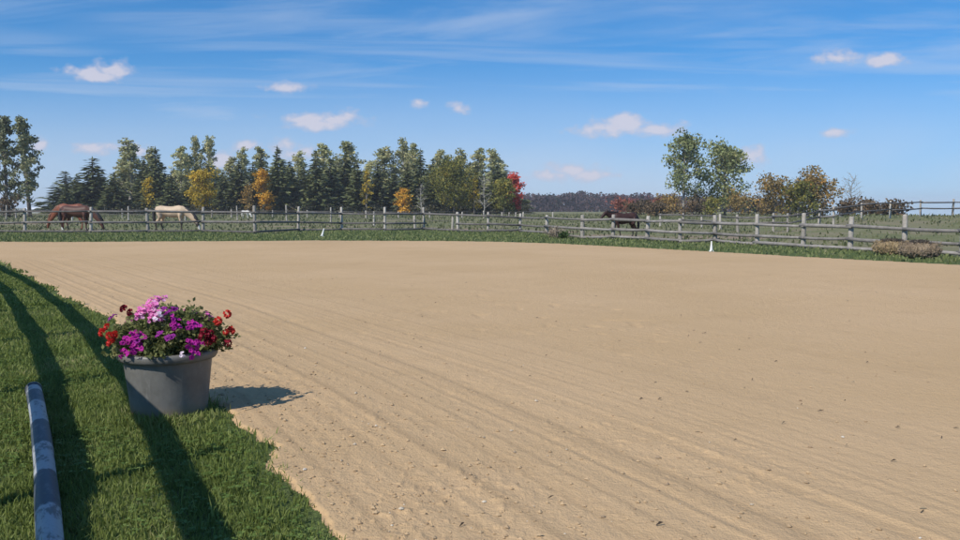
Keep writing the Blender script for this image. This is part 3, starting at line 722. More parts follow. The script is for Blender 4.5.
def bare_mesh(seed, h, r):
    rng = np.random.default_rng(seed); mb = MB(); rad0 = .014 * h
    tp = [(0, 0, -.2), (0.02 * h, 0, h * .3), (-.01 * h, .01 * h, h * .6), (.015 * h, 0, h)]
    mb.tube(tp, [rad0 * 1.2, rad0, rad0 * .6, .012], 7); tpa = np.array(tp)
    for k in range(20):
        z = h * (.18 + .77 * (k + rng.random()) / 20); p = (np.interp(z, tpa[:, 2], tpa[:, 0]), 0, z); th = k * 2.4
        d = np.array([math.cos(th), math.sin(th), rng.uniform(.3, 1.0)]); d /= np.linalg.norm(d)
        L = r * rng.uniform(.6, 1.1) * (1.1 - .6 * z / h); P = limb_pts(rng, p, d, L, 4, .16, .07)
        mb.tube(P, [rad0 * .5, rad0 * .4, rad0 * .3, rad0 * .2, .012], 5)
        for q in (1, 2, 3):
            for e in range(2):
                d2 = d + rng.normal(0, .6, 3); d2 /= np.linalg.norm(d2); P2 = limb_pts(rng, P[q], d2, L * .45, 3, .18, .07); mb.tube(P2, [rad0 * .22, rad0 * .17, rad0 * .12, .01], 4)
    me = mb.mesh('trunk'); me.materials.append(M_PALEBARK); return me
def plant_tree(name, meshes, px, d, label, cat, sx=1.0, sz=1.0, rz=0.0, group=None):
    x = X_at(px, d); o = empty(name, (x, d, tz(x, d)), rz); o.scale = (sx, sx, sz)
    tr, cr = meshes
    if tr: link('trunk', tr, None, o)
    if cr: link('crown', cr, None, o)
    return tag(o, label, cat, group)

ROW = 'trees in the row behind the horses'
SPR = [spruce_meshes(s) for s in (1, 2, 3, 4)]
spruces = [(68, 184, 15, 'small spruce at the far left end of the tree row'), (95, 157, 36, 'broad dark spruce standing above the two brown horses'), (79, 174, 20, 'slim spruce pressed against the left flank of the broad dark spruce'),
    (116, 172, 24, 'short dark spruce directly right of the broad spruce'), (158, 147, 25, 'tall pointed dark spruce above the tan horse'), (146, 155, 20, 'pointed spruce close on the left of the tall spruce above the tan horse'),
    (173, 176, 22, 'low dark spruce between the tall spruce and the yellow maple'), (188, 181, 18, 'lowest spruce half hidden behind the left edge of the yellow maple'), (224, 171, 18, 'narrow dark spruce against the right side of the yellow maple'),
    (240, 160, 24, 'dark spruce midway between yellow maple and orange maple'), (263, 149, 19, 'slender spruce rising behind the orange maple'), (279, 146, 23, 'tallest slender spruce just right of the orange maple'),
    (291, 160, 21, 'second spruce to the right of the orange maple'), (305, 163, 23, 'third spruce to the right of the orange maple, shorter and wide'), (317, 150, 23, 'spruce standing in front of the first pale poplar right of the orange maple'),
    (331, 157, 25, 'dense dark spruce between two pale poplars, right of the leaning white cone'), (346, 153, 26, 'dark spruce with a pale poplar top showing straight behind it'), (358, 160, 22, 'dark spruce left of the small yellow tree in mid row'),
    (378, 163, 24, 'neat cone shaped dark spruce right of the small yellow tree in mid row'), (394, 172, 22, 'short spruce beside the low yellow bush, on its left'), (408, 163, 22, 'dark spruce growing right behind the low yellow bush'), (421, 149, 21, 'tall dark spruce behind the smaller bare tree'),
    (433, 158, 20, 'spruce against the left edge of the big olive maple'), (497, 165, 25, 'dark spruce near the right end of the row behind the bare grey tree'), (476, 170, 20, 'dark spruce tucked behind the right edge of the big olive maple')]
for i, (px, ty, w, lab) in enumerate(spruces):
    d = 147 + (i * 37 % 11); h = Z_at(ty, d); wm = w / FPX * d / 2 * 1.75
    plant_tree('spruce_tree', SPR[i % 4], px, d, lab, 'spruce', wm / 2.3, h / 11.0, i * 1.3, ROW)
POP = [decid_meshes(20 + s, 13.0, 1.75, 3.0, L_POPLAR, M_PALEBARK, .31, 2700, 'tall', 24, .36, 1, .10) for s in range(4)]
for i, px in enumerate(range(72, 512, 12)):
    d = 171 + (i * 5 % 8); x0 = px + (i * 13 % 9) - 4
    if i % 3 == 1 and px > 110:
        ty = 146 + (i * 7 % 16); plant_tree('poplar_tree', POP[(i + 1) % 4], x0, d, 'pale poplar half hidden in the second rank of the tree row', 'poplar', 19 / FPX * d / 2 / 1.45, Z_at(ty, d) / 13.0, i * 1.1, 'second rank poplars')
    else:
        ty = 159 + (i * 11 % 18) + (12 if px < 110 else 0); plant_tree('spruce_tree', SPR[(i + 2) % 4], x0, d, 'dark spruce half hidden in the second rank of the tree row', 'spruce', 40 / FPX * d / 2 * 1.5 / 2.3, Z_at(ty, d) / 11.0, i * .9, 'second rank spruces')
poplars = [(132, 139, 28, 'pale green poplar rising behind the short spruce, left of the tall spruce'), (184, 146, 20, 'pale thin poplar left of the two tallest poplars behind the yellow maple'), (199, 136, 15, 'left one of the twin tall poplars behind the yellow maple'), (211, 134, 17, 'right one of the twin tall poplars behind the yellow maple'),
    (244, 147, 16, 'narrow poplar top above the gap between yellow and orange maples'), (322, 143, 24, 'first pale poplar right of the orange maple'), (349, 142, 27, 'broad topped pale poplar behind the middle dark spruces'), (383, 145, 26, 'loose pale poplar behind the neat cone shaped spruce'),
    (404, 138, 20, 'highest poplar at the middle right of the row, above the low yellow bush'), (416, 143, 18, 'poplar touching the right side of the highest poplar in the middle right'), (438, 150, 18, 'pale poplar over the left shoulder of the big olive maple'), (448, 154, 13, 'small poplar top above the middle of the big olive maple'),
    (461, 149, 20, 'pale poplar over the right shoulder of the big olive maple'), (479, 148, 22, 'left of the two wide pale poplars at the right end of the row'), (495, 149, 22, 'right of the two wide pale poplars at the right end of the row')]
for i, (px, ty, w, lab) in enumerate(poplars):
    d = 160 + (i * 29 % 9); h = Z_at(ty, d); wm = w / FPX * d / 2
    plant_tree('poplar_tree', POP[i % 4], px, d, lab, 'poplar', wm / 1.45, h / 13.0, i * 2.1, ROW)
maples = [('maple_tree', 202, 172, 33, 143, L_YELLOW, 'golden yellow maple behind the head of the tan horse', 31, 1900, .36), ('maple_tree', 264, 169, 21, 143, L_ORANGE, 'orange maple above the white pony', 32, 1100, .36),
    ('maple_tree', 150, 178, 19, 150, L_YELLOW, 'small yellow tree in front of the tall spruce above the tan horse', 33, 500, .34), ('maple_tree', 249, 185, 18, 144, L_BROWN, 'small russet tree just left of the orange maple', 34, 500, .34),
    ('maple_tree', 367, 168, 13, 146, L_YELLOW, 'small yellow tree wedged between dark spruces in mid row', 35, 350, .34), ('yellow_bush', 404, 189, 19, 142, L_ORANGE, 'low yellow orange bush at the foot of the highest poplar', 36, 500, .34),
    ('maple_tree', 454, 166, 48, 142, L_OLIVE, 'big round olive green maple turning yellow, near the right of the row', 37, 3300, .36), ('maple_tree', 474, 178, 15, 141, L_YELLOW, 'small yellow tree on the right edge of the big olive maple', 38, 260, .34),
    ('maple_tree', 504, 181, 28, 137, L_OLIVE, 'olive green bushy tree ending the row at its right', 39, 1500, .36), ('maple_tree', 515, 174, 21, 139, L_RED, 'bright red maple at the right end of the tree row', 40, 1000, .34)]
for (nm, px, ty, w, d, lm, lab, seed, n, lf) in maples:
    h = Z_at(ty, d); r = w / FPX * d / 2
    plant_tree(nm, decid_meshes(seed, h, r * 1.0, h * (.12 if 'bush' not in nm else .05), lm, M_BARK, lf * .95, int(n * 2.0), 'round', 16, .42), px, d, lab, 'maple' if 'maple' in nm else 'bush', group=ROW)
for (px, ty, w, lab, seed) in ((421, 184, 18, 'small bare grey tree in front of the dark spruces, left of the big olive maple', 51), (484, 177, 24, 'bare grey tree in front of the right end of the row', 52)):
    d = 118; plant_tree('bare_tree', (bare_mesh(seed, Z_at(ty, d), w / FPX * d / 2), None), px, d, lab, 'bare tree')
# poplars at the far left
for (px, ty, w, lab, seed) in ((9, 112, 30, 'left one of the two big loose poplars at the left edge', 61), (31, 116, 30, 'right one of the two big loose poplars at the left edge', 62)):
    d = 112; h = Z_at(ty, d); r = w / FPX * d / 2
    plant_tree('poplar_tree', decid_meshes(seed, h, r * 1.05, 1.6, L_DPOPLAR, M_BARK, .36, 3300, 'tall', 24, .36, 1, .06), px, d, lab, 'poplar')
# middle pair
d = 130
plant_tree('ash_tree', decid_meshes(71, Z_at(136, d), 46 / FPX * d / 2 * 1.08, 3.2, L_GREEN, M_PALEBARK, .42, 3600, 'round', 22, .34, 1, .06), 683, d, 'tall airy tree with a bare lower trunk, left of the middle pair', 'tree')
plant_tree('ash_tree', decid_meshes(72, Z_at(148, d), 52 / FPX * d / 2 * 1.05, 1.2, L_GREEN, M_BARK, .42, 5200, 'round', 26, .38), 724, d + 3, 'dense green tree leafy to the ground, right of the middle pair', 'tree')
d = 110
plant_tree('hawthorn_tree', decid_meshes(73, Z_at(180, d), 42 / FPX * d / 2 * 1.05, .8, L_BROWN, M_PALEBARK, .34, 1900, 'round', 16, .38, 2, .08), 776, d, 'thin brownish tree with orange tips, left of the three low trees at the right', 'tree')
plant_tree('hawthorn_tree', decid_meshes(74, Z_at(187, d), 38 / FPX * d / 2 * 1.1, .4, L_OLIVE, M_PALEBARK, .34, 2000, 'round', 14, .36, 2), 797, d - 2, 'low olive tree in the middle of the three at the right', 'tree')
plant_tree('hawthorn_tree', decid_meshes(75, Z_at(177, d), 46 / FPX * d / 2 * 1.05, .6, L_BROWN, M_BARK, .34, 3400, 'round', 16, .36, 2), 815, d, 'round russet topped tree beside the bare tree at the right', 'tree')
d = 104
plant_tree('bare_tree', (bare_mesh(77, Z_at(176, d) - tz(X_at(850, d), d), 40 / FPX * d / 2), None), 850, d, 'leafless tree standing alone behind the hill fence', 'bare tree')

# shrubs
SHR = 'brown shrubs along the field edge'
shr = [(644, 204, 18, 150, L_SCRUB, 'purplish shrub left of the red one beside the airy tree'), (664, 198, 20, 142, L_BROWN, 'tan shrub just left of the airy tree trunk'), (672, 197, 22, 138, L_BROWN, 'olive tan shrub at the foot of the airy tree'),
       (700, 193, 26, 136, L_BROWN, 'tan shrub between the middle pair of trees'), (708, 200, 20, 126, L_OLIVE, 'low green shrub in front of the dense tree on its left'), (738, 197, 26, 128, L_BROWN, 'tan shrub at the right foot of the dense tree'),
       (752, 201, 24, 140, L_SCRUB, 'reddish brown shrub between the dense tree and the low trees'), (766, 203, 20, 132, L_SCRUB, 'reddish brown shrub under the thin brownish tree'), (636, 205, 18, 130, L_SCRUB, 'low dull shrub above the dark horse rump'), (690, 205, 24, 118, L_SCRUB, 'low purplish shrub in front of the airy tree trunk'),
       (655, 207, 20, 120, L_SCRUB, 'low brown shrub behind the back fence corner'), (622, 203, 18, 158, L_RUST, 'rust red bush right above the back of the dark horse'), (634, 205, 15, 152, L_RUST, 'lower rust red bush just right of the one above the dark horse'), (652, 201, 15, 155, L_RUST, 'rust red bush left of the airy tree, between tan and purplish shrubs'),        (870, 208, 26, 92, L_SCRUB, 'red brown shrub behind the hill fence near the leafless tree'), (888, 208, 24, 90, L_SCRUB, 'red brown shrub behind the hill fence, lower than its left neighbour'), (848, 206, 24, 96, L_SCRUB, 'red brown shrub at the foot of the leafless tree'), (5, 203, 26, 108, L_SCRUB, 'dark brush at the foot of the two loose poplars')]
for i, (px, ty, w, d, lm, lab) in enumerate(shr):
    x = X_at(px, d); h = max(.9, Z_at(ty, d) - tz(x, d)); r = w / FPX * d / 2
    plant_tree('shrub', decid_meshes(100 + i, h, r * 1.25, .1, lm, M_BARK, .32, 900, 'round', 9, .40, 2), px, d, lab, 'shrub', group=SHR)

# far wood: one mass
def far_wood():
    rng = np.random.default_rng(8); sets = {L_WOOD: [], L_WOODRED: [], L_WOODGREEN: []}
    for i in range(430):
        px = rng.uniform(380, 800); d = rng.uniform(430, 500); x = X_at(px, d); base = tz(x, d)
        top = np.interp(px, [380, 520, 545, 575, 582, 590, 640, 700, 800], [196, 193, 194, 192.5, 190, 192.5, 193.5, 196, 203]) + rng.normal(0.6, 1.3) + 1.2
        h = Z_at(top, d) - base; r = rng.uniform(2.6, 5.0)
        k = rng.random()
        m = L_WOOD
        if 598 < px < 668 and k < .42: m = L_WOODRED; h *= .88
        elif k < .16: m = L_WOODGREEN
        n = 110
        P = in_ball(rng, n, (x, d, base + h * .62), (r, r, h * .42)); P[:, 2] = np.maximum(P[:, 2], base)
        sets[m].append(leaf_quads(rng, P, 1.5))
        P = in_ball(rng, 40, (x, d - 3, base + h * .2), (r * 1.2, r, h * .25)); sets[L_WOOD].append(leaf_quads(rng, P, 1.4))
    Q = []; mi = []
    for i, (m, qs) in enumerate(sets.items()):
        q = np.concatenate(qs); Q.append(q); mi.append(np.full(len(q), i))
    me = quad_mesh('far_wood', np.concatenate(Q))
    for m in sets: me.materials.append(m)
    me.polygons.foreach_set('material_index', np.concatenate(mi).astype(np.int32))
    tag(link('far_wood', me, None), kind='stuff')
far_wood()
def undergrowth():
    rng = np.random.default_rng(18); Q = []
    for i in range(150):
        px = rng.uniform(58, 528); d = rng.uniform(139, 160); x = X_at(px, d); r = rng.uniform(.7, 1.6)
        Q.append(leaf_quads(rng, in_ball(rng, 60, (x, d, .5 + r * .3), (r, r, r * .9)), .4))
    me = quad_mesh('undergrowth', np.concatenate(Q))
    tag(link('undergrowth', me, leaf_mat('undergrowth_leaves', [(0, (0.022, 0.026, 0.016, 1)), (.6, (0.05, 0.05, 0.028, 1)), (1, (0.10, 0.075, 0.04, 1))], .1)), kind='stuff')
undergrowth()

# ------------------------------------------------------------------ far white shed
def shed():
    d = 300; x = X_at(36.5, d); o = empty('shed', (x, d, tz(x, d)), .05); tag(o, 'tiny long white shed on the skyline left of the brown horses', 'shed')
    m, t, b = new_mat('white_siding'); n = t.noise(t.node('ShaderNodeTexCoord').outputs['Object'], 1.5, 4); t.put(b.inputs['Base Color'], t.mix(n, (.70, .70, .70, 1), (.82, .82, .8, 1)))
    m2, t2, b2 = new_mat('shed_door'); n = t2.noise(t2.node('ShaderNodeTexCoord').outputs['Object'], 1.5, 4); t2.put(b2.inputs['Base Color'], t2.mix(n, (.12, .11, .10, 1), (.2, .19, .18, 1)))
    m3, t3, b3 = new_mat('shed_roof_metal'); n = t3.noise(t3.node('ShaderNodeTexCoord').outputs['Object'], 2.0, 4); t3.put(b3.inputs['Base Color'], t3.mix(n, (.62, .64, .66, 1), (.75, .76, .78, 1))); b3.inputs['Roughness'].default_value = .45
    mb = MB(); mb.box((0, 0, .55), (6.6, 3.4, 1.6)); mb.build('wall', m, o, False)
    mb = MB(); mb.add([(-3.5, -1.9, 1.34), (3.5, -1.9, 1.34), (3.5, 0, 2.0), (-3.5, 0, 2.0), (3.5, 1.9, 1.34), (-3.5, 1.9, 1.34), (-3.5, -1.9, 1.26), (3.5, -1.9, 1.26), (3.5, 1.9, 1.26), (-3.5, 1.9, 1.26)],
                      [(0, 1, 2, 3), (3, 2, 4, 5), (0, 6, 7, 1), (5, 4, 8, 9), (0, 3, 5, 9, 6), (1, 7, 8, 4, 2)]); mb.build('roof', m3, o, False)
    mb = MB(); mb.box((-1.2, -1.72, .45), (1.4, .06, 1.2)); mb.build('door', m2, o, False)
shed()

# ------------------------------------------------------------------ horses
def coat_mat(name, base, dark, white, points=0.0, socks=(), blaze=None, head=None):
    m, t, b = new_mat(name)
    tc = t.node('ShaderNodeTexCoord').outputs['Object']; x, y, z = t.sep(tc)
    n = t.noise(tc, 2.6, 4, .6); colr = t.mix(t.rng(n, .3, .7), base, tuple(c * .78 for c in base[:3]) + (1,))
    if points: colr = t.mix(t.rng(t.math('ADD', z, t.math('MULTIPLY', n, .12)), points * .75, points * 1.15, 1.0, 0.0), colr, dark)
    if head:   # (centre, radius, colour) pale or dark face patch
        c, r, hc = head
        colr = t.mix(t.rng(t.math('ADD', t.vmath('DISTANCE', tc, c), t.math('MULTIPLY', n, .1)), r * .7, r * 1.2, 1.0, 0.0), colr, hc)
    for (sx, sy, sh) in socks:
        q = t.vmath('LENGTH', t.vmath('MULTIPLY', t.vmath('SUBTRACT', tc, (sx, sy, 0)), (1, 1, 0)))
        f = t.math('MULTIPLY', t.rng(q, .13, .17, 1.0, 0.0), t.rng(z, sh * .85, sh * 1.1, 1.0, 0.0)); colr = t.mix(f, colr, white)
    if blaze:
        c, r = blaze
        colr = t.mix(t.rng(t.vmath('LENGTH', t.vmath('MULTIPLY', t.vmath('SUBTRACT', tc, c), (1 / r[0], 1 / r[1], 1 / r[2]))), .8, 1.05, 1.0, 0.0), colr, white)
    colr = t.mix(t.rng(z, .05, .07, 1.0, 0.0), colr, (.03, .026, .022, 1))
    t.put(b.inputs['Base Color'], colr); b.inputs['Roughness'].default_value = .55; b.inputs['Specular IOR Level'].default_value = .3
    return m
def hair_mat(name, c):
    m, t, b = new_mat(name); n = t.noise(t.node('ShaderNodeTexCoord').outputs['Object'], 14, 3); t.put(b.inputs['Base Color'], t.mix(n, c, tuple(q * 1.6 for q in c[:3]) + (1,))); b.inputs['Roughness'].default_value = .6; return m
def horse(name, label, loc, rz, scale, coat, hair, pose, stretch=1.0, steps=(0, 0, 0, 0), neck_turn=0.0):
    root = empty(name, loc, rz); root.scale = (scale * stretch, scale, scale); tag(root, label, 'pony' if name == 'pony' else 'horse')
    mb = MB()
    # trunk: deep chest narrowing to the belly
    mb.tube([(-.80, 0, 1.16), (-.74, 0, 1.18), (-.58, 0, 1.19), (-.30, 0, 1.15), (.05, 0, 1.10), (.35, 0, 1.11), (.58, 0, 1.16), (.74, 0, 1.14), (.80, 0, 1.12)],
            [(.10, .12), (.20, .25), (.28, .30), (.27, .30), (.29, .33), (.27, .34), (.22, .31), (.15, .21), (.07, .10)], 16)
    mb.tube([(.18, 0, 1.38), (.42, 0, 1.42), (.62, 0, 1.34)], [.07, .09, .08], 8)     # withers
    if pose == 'graze':
        N = [(.50, 0, 1.20), (.78, .0, 1.10), (1.02, neck_turn * .3, .88), (1.20, neck_turn * .6, .64), (1.30, neck_turn * .8, .48)]
        H = [(1.27, neck_turn * .8, .54), (1.34, neck_turn * .9, .42), (1.40, neck_turn, .27), (1.45, neck_turn * 1.05, .13), (1.46, neck_turn * 1.05, .05)]; ear = ((1.24, .58), (-.10, .16))
    else:
        N = [(.48, 0, 1.22), (.76, 0, 1.26), (.98, neck_turn * .3, 1.34), (1.16, neck_turn * .6, 1.43), (1.26, neck_turn * .8, 1.46)]
        H = [(1.20, neck_turn * .75, 1.47), (1.32, neck_turn * .9, 1.40), (1.45, neck_turn, 1.26), (1.55, neck_turn * 1.1, 1.14), (1.59, neck_turn * 1.1, 1.08)]; ear = ((1.20, 1.50), (-.02, .20))
    mb.tube(N, [(.17, .29), (.13, .23), (.10, .18), (.085, .14), (.07, .11)], 12)
    mb.tube(H, [(.07, .10), (.095, .125), (.075, .095), (.058, .068), (.045, .05)], 10)
    for s in (-1, 1):
        yy = neck_turn * .8 + s * .055; mb.tube([(ear[0][0], yy, ear[0][1]), (ear[0][0] + ear[1][0] * .5, yy + s * .015, ear[0][1] + ear[1][1] * .5), (ear[0][0] + ear[1][0], yy + s * .01, ear[0][1] + ear[1][1])], [.035, .03, .008], 6)
    k = 0
    for s in (-1, 1):
        y = s * .15; a = steps[k]; b = steps[k + 2]; k += 1
        mb.tube([(.50, y * .7, 1.08), (.53, y, .92), (.50 + a * .2, y * 1.05, .76), (.53 + a * .5, y, .46), (.53 + a * .75, y, .40), (.52 + a, y, .16), (.53 + a, y, .11), (.58 + a, y, .0)],
                [(.10, .18), (.10, .16), (.08, .11), (.058, .066), (.045, .05), (.04, .045), (.05, .055), (.065, .07)], 10)
        mb.tube([(-.58, y * .6, 1.14), (-.56, y * .95, .98), (-.50 + b * .2, y * 1.1, .80), (-.62 + b * .5, y, .60), (-.74 + b * .8, y, .48), (-.71 + b * .9, y, .36), (-.69 + b, y, .15), (-.68 + b, y, .11), (-.63 + b, y, .0)],
                [(.15, .24), (.14, .23), (.11, .17), (.075, .10), (.055, .07), (.043, .05), (.04, .045), (.05, .055), (.065, .07)], 10)
    o = mb.build('body', coat, root)
    rm = o.modifiers.new('fuse', 'REMESH'); rm.mode = 'VOXEL'; rm.voxel_size = .026; rm.use_smooth_shade = True
    sm = o.modifiers.new('soft', 'SMOOTH'); sm.factor = .6; sm.iterations = 6
    mt = MB(); mt.tube([(-.76, 0, 1.34), (-.86, 0, 1.26), (-.92, .01, 1.05), (-.93, .02, .75), (-.89, .02, .45), (-.87, .02, .36)], [.035, .055, .075, .085, .06, .015], 9, .15, RND)
    mt.build('tail', hair, root)
    mm = MB(); P = [(.42, 0, 1.50)] + [(p[0] - .02, p[1], p[2] + q) for p, q in zip(N[1:], (.21, .17, .13, .10) if pose == 'graze' else (.22, .18, .13, .10))]
    if pose == 'graze': P = [(.42, 0, 1.44), (.82, 0, 1.29), (1.10, neck_turn * .3, 1.02), (1.28, neck_turn * .6, .76), (1.37, neck_turn * .8, .58), (1.42, neck_turn * .9, .46)]
    mm.tube(P, [(.05, .05)] + [(.09, .08)] * (len(P) - 2) + [(.04, .04)], 8, .25, RND)
    mm.build('mane', hair, root)
    return root
W = (.72, .69, .63, 1)
BLK = hair_mat('black_hair', (.018, .015, .014, 1)); CHH = hair_mat('chestnut_hair', (.12, .05, .025, 1)); DKH = hair_mat('dark_bay_hair', (.020, .015, .014, 1)); WHH = hair_mat('white_hair', (.42, .40, .36, 1))
c_bay = coat_mat('bay_coat', (.100, .043, .030, 1), (.04, .02, .015, 1), W, .30, ((-.66, -.15, .22), (.55, .15, .22)))
c_che = coat_mat('chestnut_coat', (.22, .075, .040, 1), (.15, .06, .03, 1), W, 0, (), ((1.42, 0, .36), (.08, .05, .20)))
c_buck = coat_mat('tan_coat', (.62, .46, .31, 1), (.05, .04, .032, 1), W, .62, (), ((1.45, 0, .16), (.10, .12, .20)))
c_dark = coat_mat('dark_bay_coat', (.048, .020, .016, 1), (.018, .013, .012, 1), W, .5, ((.55, .15, .30), (.65, -.15, .22)), ((1.42, 0.0, 1.36), (.16, .055, .14)))
c_white = coat_mat('white_coat', (.82, .79, .72, 1), (.6, .58, .54, 1), W, 0)
def hx(px, d): return (X_at(px, d), d, tz(X_at(px, d), d))
def hs(ty, d): return (Z_at(ty, d)) / 1.50
horse('horse', 'bay horse with black mane and white socks grazing to the right behind the fence', hx(77.5, 49.6), R(-4), hs(205.0, 49.6), c_bay, BLK, 'graze', 1.10, (.06, -.12, -.05, .12))
horse('horse', 'reddish chestnut horse facing left, standing close behind the bay horse', hx(71.5, 52.2), R(176), hs(203.2, 52.2), c_che, CHH, 'graze', 0.95, (.05, -.10, .1, -.1))
horse('horse', 'tan horse with dark legs and pale nose grazing to the right behind the fence', hx(172.0, 49.6), R(-5), hs(205.2, 49.6), c_buck, BLK, 'graze', 1.16, (.05, -.08, -.06, .14))
horse('horse', 'dark brown horse with white blaze and socks facing left behind the fence', hx(624.0, 39.6), R(192), hs(212.2, 39.6), c_dark, DKH, 'stand', 0.98, (.10, -.22, 0.05, -.05), 0.12)
horse('pony', 'small white pony grazing far off beneath the orange maple', hx(246, 95), R(-25), .64, c_white, WHH, 'graze', 1.0)

# ------------------------------------------------------------------ white marker cones
def cone(px, py, h, label, lean):
    g = G(px, py); o = empty('marker_cone', (g.x, g.y, tz(g.x, g.y)), .2); tag(o, label, 'cone', 'white marker cones at the arena edge')
    m, t, b = new_mat('white_plastic'); n = t.noise(t.node('ShaderNodeTexCoord').outputs['Object'], 18, 4); t.put(b.inputs['Base Color'], t.mix(n, (.66, .65, .60, 1), (.86, .85, .82, 1))); b.inputs['Roughness'].default_value = .5
    mb = MB(); w = h * .38; mb.box((0, 0, .012), (w, w, .024)); f = mb.build('foot', m, o, False)
    bv = f.modifiers.new('bevel', 'BEVEL'); bv.width = .008
    mb = MB(); mb.lathe([(w * .42, .024), (w * .40, .05), (w * .32, h * .3), (w * .24, h * .6), (w * .17, h * .88), (w * .15, h * .96), (w * .10, h), (0.001, h * 1.0)], 20); mb.build('shell', m, o)
    o.rotation_euler = (0, lean, .25)
cone(711.3, 251.6, .345, 'upright white marker cone on the right arena edge', 0.0)
cone(322.0, 236.4, .41, 'leaning white marker cone on the far grass verge', .26)

# ------------------------------------------------------------------ hay
def hay_mat(name, a, b_, c):
    m, t, b = new_mat(name); tc = t.node('ShaderNodeTexCoord').outputs['Object']
    n = t.noise(t.vmath('MULTIPLY', tc, (9.0, 30.0, 40.0)), 1.0, 5, .7); n2 = t.noise(tc, 3.5, 4, .65)
    colr = t.mix(n, a, b_); colr = t.mix(t.rng(n2, .5, .68), colr, c)
    t.put(b.inputs['Base Color'], colr); b.inputs['Roughness'].default_value = .95; bump(t, b, n, 1.0, .05); return m
def hay_bale(px, py, L, h, wd, rz, label, mat, seed):
    g = G(px, py); rng = np.random.default_rng(seed); o = empty('hay_bale', (g.x, g.y, tz(g.x, g.y)), rz); tag(o, label, 'hay bale', 'hay bales by the fence')
    nx, ny = 30, 22; V = []; F = []
    for i in range(nx + 1):
        f = i / nx; s = (1 - abs(2 * f - 1) ** 2.6) ** .5 if 0 < f < 1 else .05
        sag = 1 + .12 * (vnoise(np.array(f * 5.0), np.array(seed * 1.7), seed) - .5)
        for j in range(ny):
            th = 2 * math.pi * j / ny; c_, s_ = math.cos(th), math.sin(th); p = .95
            yy = math.copysign(abs(c_) ** p, c_) * wd / 2 * s; zz = h / 2 + math.copysign(abs(s_) ** p, s_) * h / 2 * s * sag
            jit = rng.normal(0, .018, 3); V.append((-L / 2 + L * f + jit[0], yy + jit[1], max(-.02, zz + jit[2])))
    for i in range(nx):
        for j in range(ny): F.append((i * ny + j, (i + 1) * ny + j, (i + 1) * ny + (j + 1) % ny, i * ny + (j + 1) % ny))
    F.append(tuple(range(ny))); F.append(tuple(nx * ny + j for j in range(ny - 1, -1, -1)))
    mb = MB(); mb.add(V, F); mb.build('bale', mat, o, False)
    # loose stalks sticking out
    n = 900; f = rng.uniform(-.5, .5, n); th = rng.uniform(-.3, 3.4, n)
    x = f * L * 1.02; y = np.cos(th) * wd * .5 * 1.0; z = np.clip(h / 2 + np.sin(th) * h * .5, 0.0, None)
    q = blades(rng, x, y, z - .02, rng.uniform(.03, .08, n), np.full(n, .014), 1.05); me = blade_mesh('loose_stalks', q); link('loose_stalks', me, mat, o)
hay_bale(891.5, 255.2, 1.08, .44, .48, R(-12), 'golden tan hay bale, the lighter and left one of two by the fence', hay_mat('golden_hay', (.25, .18, .095, 1), (.40, .295, .16, 1), (.17, .125, .085, 1)), 2)
hay_bale(919.5, 258.6, 1.08, .46, .52, R(-24), 'greyish brown broken hay bale, the right one of two by the fence', hay_mat('old_hay', (.20, .145, .095, 1), (.33, .25, .16, 1), (.12, .09, .075, 1)), 3)
# mat of dark hay on top
def hay_cap(px, py, L, label, seed, z):
    g = G(px, py); rng = np.random.default_rng(seed); n = 1100
    o = empty('straw_heap', (g.x, g.y, z), R(-15)); tag(o, label, 'straw')
    x = rng.uniform(-L / 2, L / 2, n); y = rng.normal(0, .12, n); zz = rng.uniform(-.03, .02, n)
    x *= .62; q = blades(rng, x, y, zz - .35 * x * x, rng.uniform(.03, .08, n), np.full(n, .02), 1.1)
    m, t, b = new_mat('dark_straw'); rp = t.node('ShaderNodeNewGeometry').outputs['Random Per Island']; t.put(b.inputs['Base Color'], t.ramp(rp, [(0, (.03, .025, .022, 1)), (.7, (.09, .07, .055, 1)), (1, (.2, .16, .11, 1))])); b.inputs['Roughness'].default_value = .9
    link('stalks', blade_mesh('stalks', q), m, o)
hay_cap(891.5, 255.0, .95, 'dark straw lying along the top of the golden hay bale', 5, .45)
hay_cap(919.5, 258.4, .75, 'dark straw lying on the broken grey hay bale', 6, .48)

# ------------------------------------------------------------------ weeds by the fence
def weed(px, py, h, r, label, mat, seed, n=26, leafy=False):
    g = G(px, py); rng = np.random.default_rng(seed); o = empty('weed_clump', (g.x, g.y, tz(g.x, g.y))); tag(o, label, 'weed', 'weed clumps at the fence gap')
    mb = MB(); Q = []
    for i in range(n):
        a = rng.uniform(0, 6.28); rr = r * rng.random() ** .6; P = limb_pts(rng, (math.cos(a) * rr * .4, math.sin(a) * rr * .4, -.02), (math.cos(a) * rr / h, math.sin(a) * rr / h, 1), h * rng.uniform(.55, 1.05), 3, .12, 0)
        mb.tube(P, [.011, .009, .008, .005], 5); Q.append(in_ball(rng, 14 if leafy else 7, P[-1 if not leafy else 2], (.10, .10, .14)))
    mb.build('stems', mat, o); link('leaves', quad_mesh('leaves', leaf_quads(rng, np.concatenate(Q), .075)), mat, o)
M_DRY = leaf_mat('dry_weed', [(0, (.16, .12, .085, 1)), (.6, (.30, .24, .175, 1)), (1, (.42, .35, .26, 1))], .1, 4)
M_WEED = leaf_mat('green_weed', [(0, (.03, .055, .018, 1)), (.6, (.06, .10, .03, 1)), (1, (.11, .15, .05, 1))], .2, 4)
weed(552.5, 237.5, .55, .35, 'dry grey brown weed clump in the fence gap', M_DRY, 1, 40)
weed(558.0, 238.5, .42, .30, 'smaller dry weed clump beside the green weed', M_DRY, 2, 30)
weed(563.5, 239.2, .42, .22, 'dark green leafy weed on the verge by the fence gap', M_WEED, 3, 30, True)

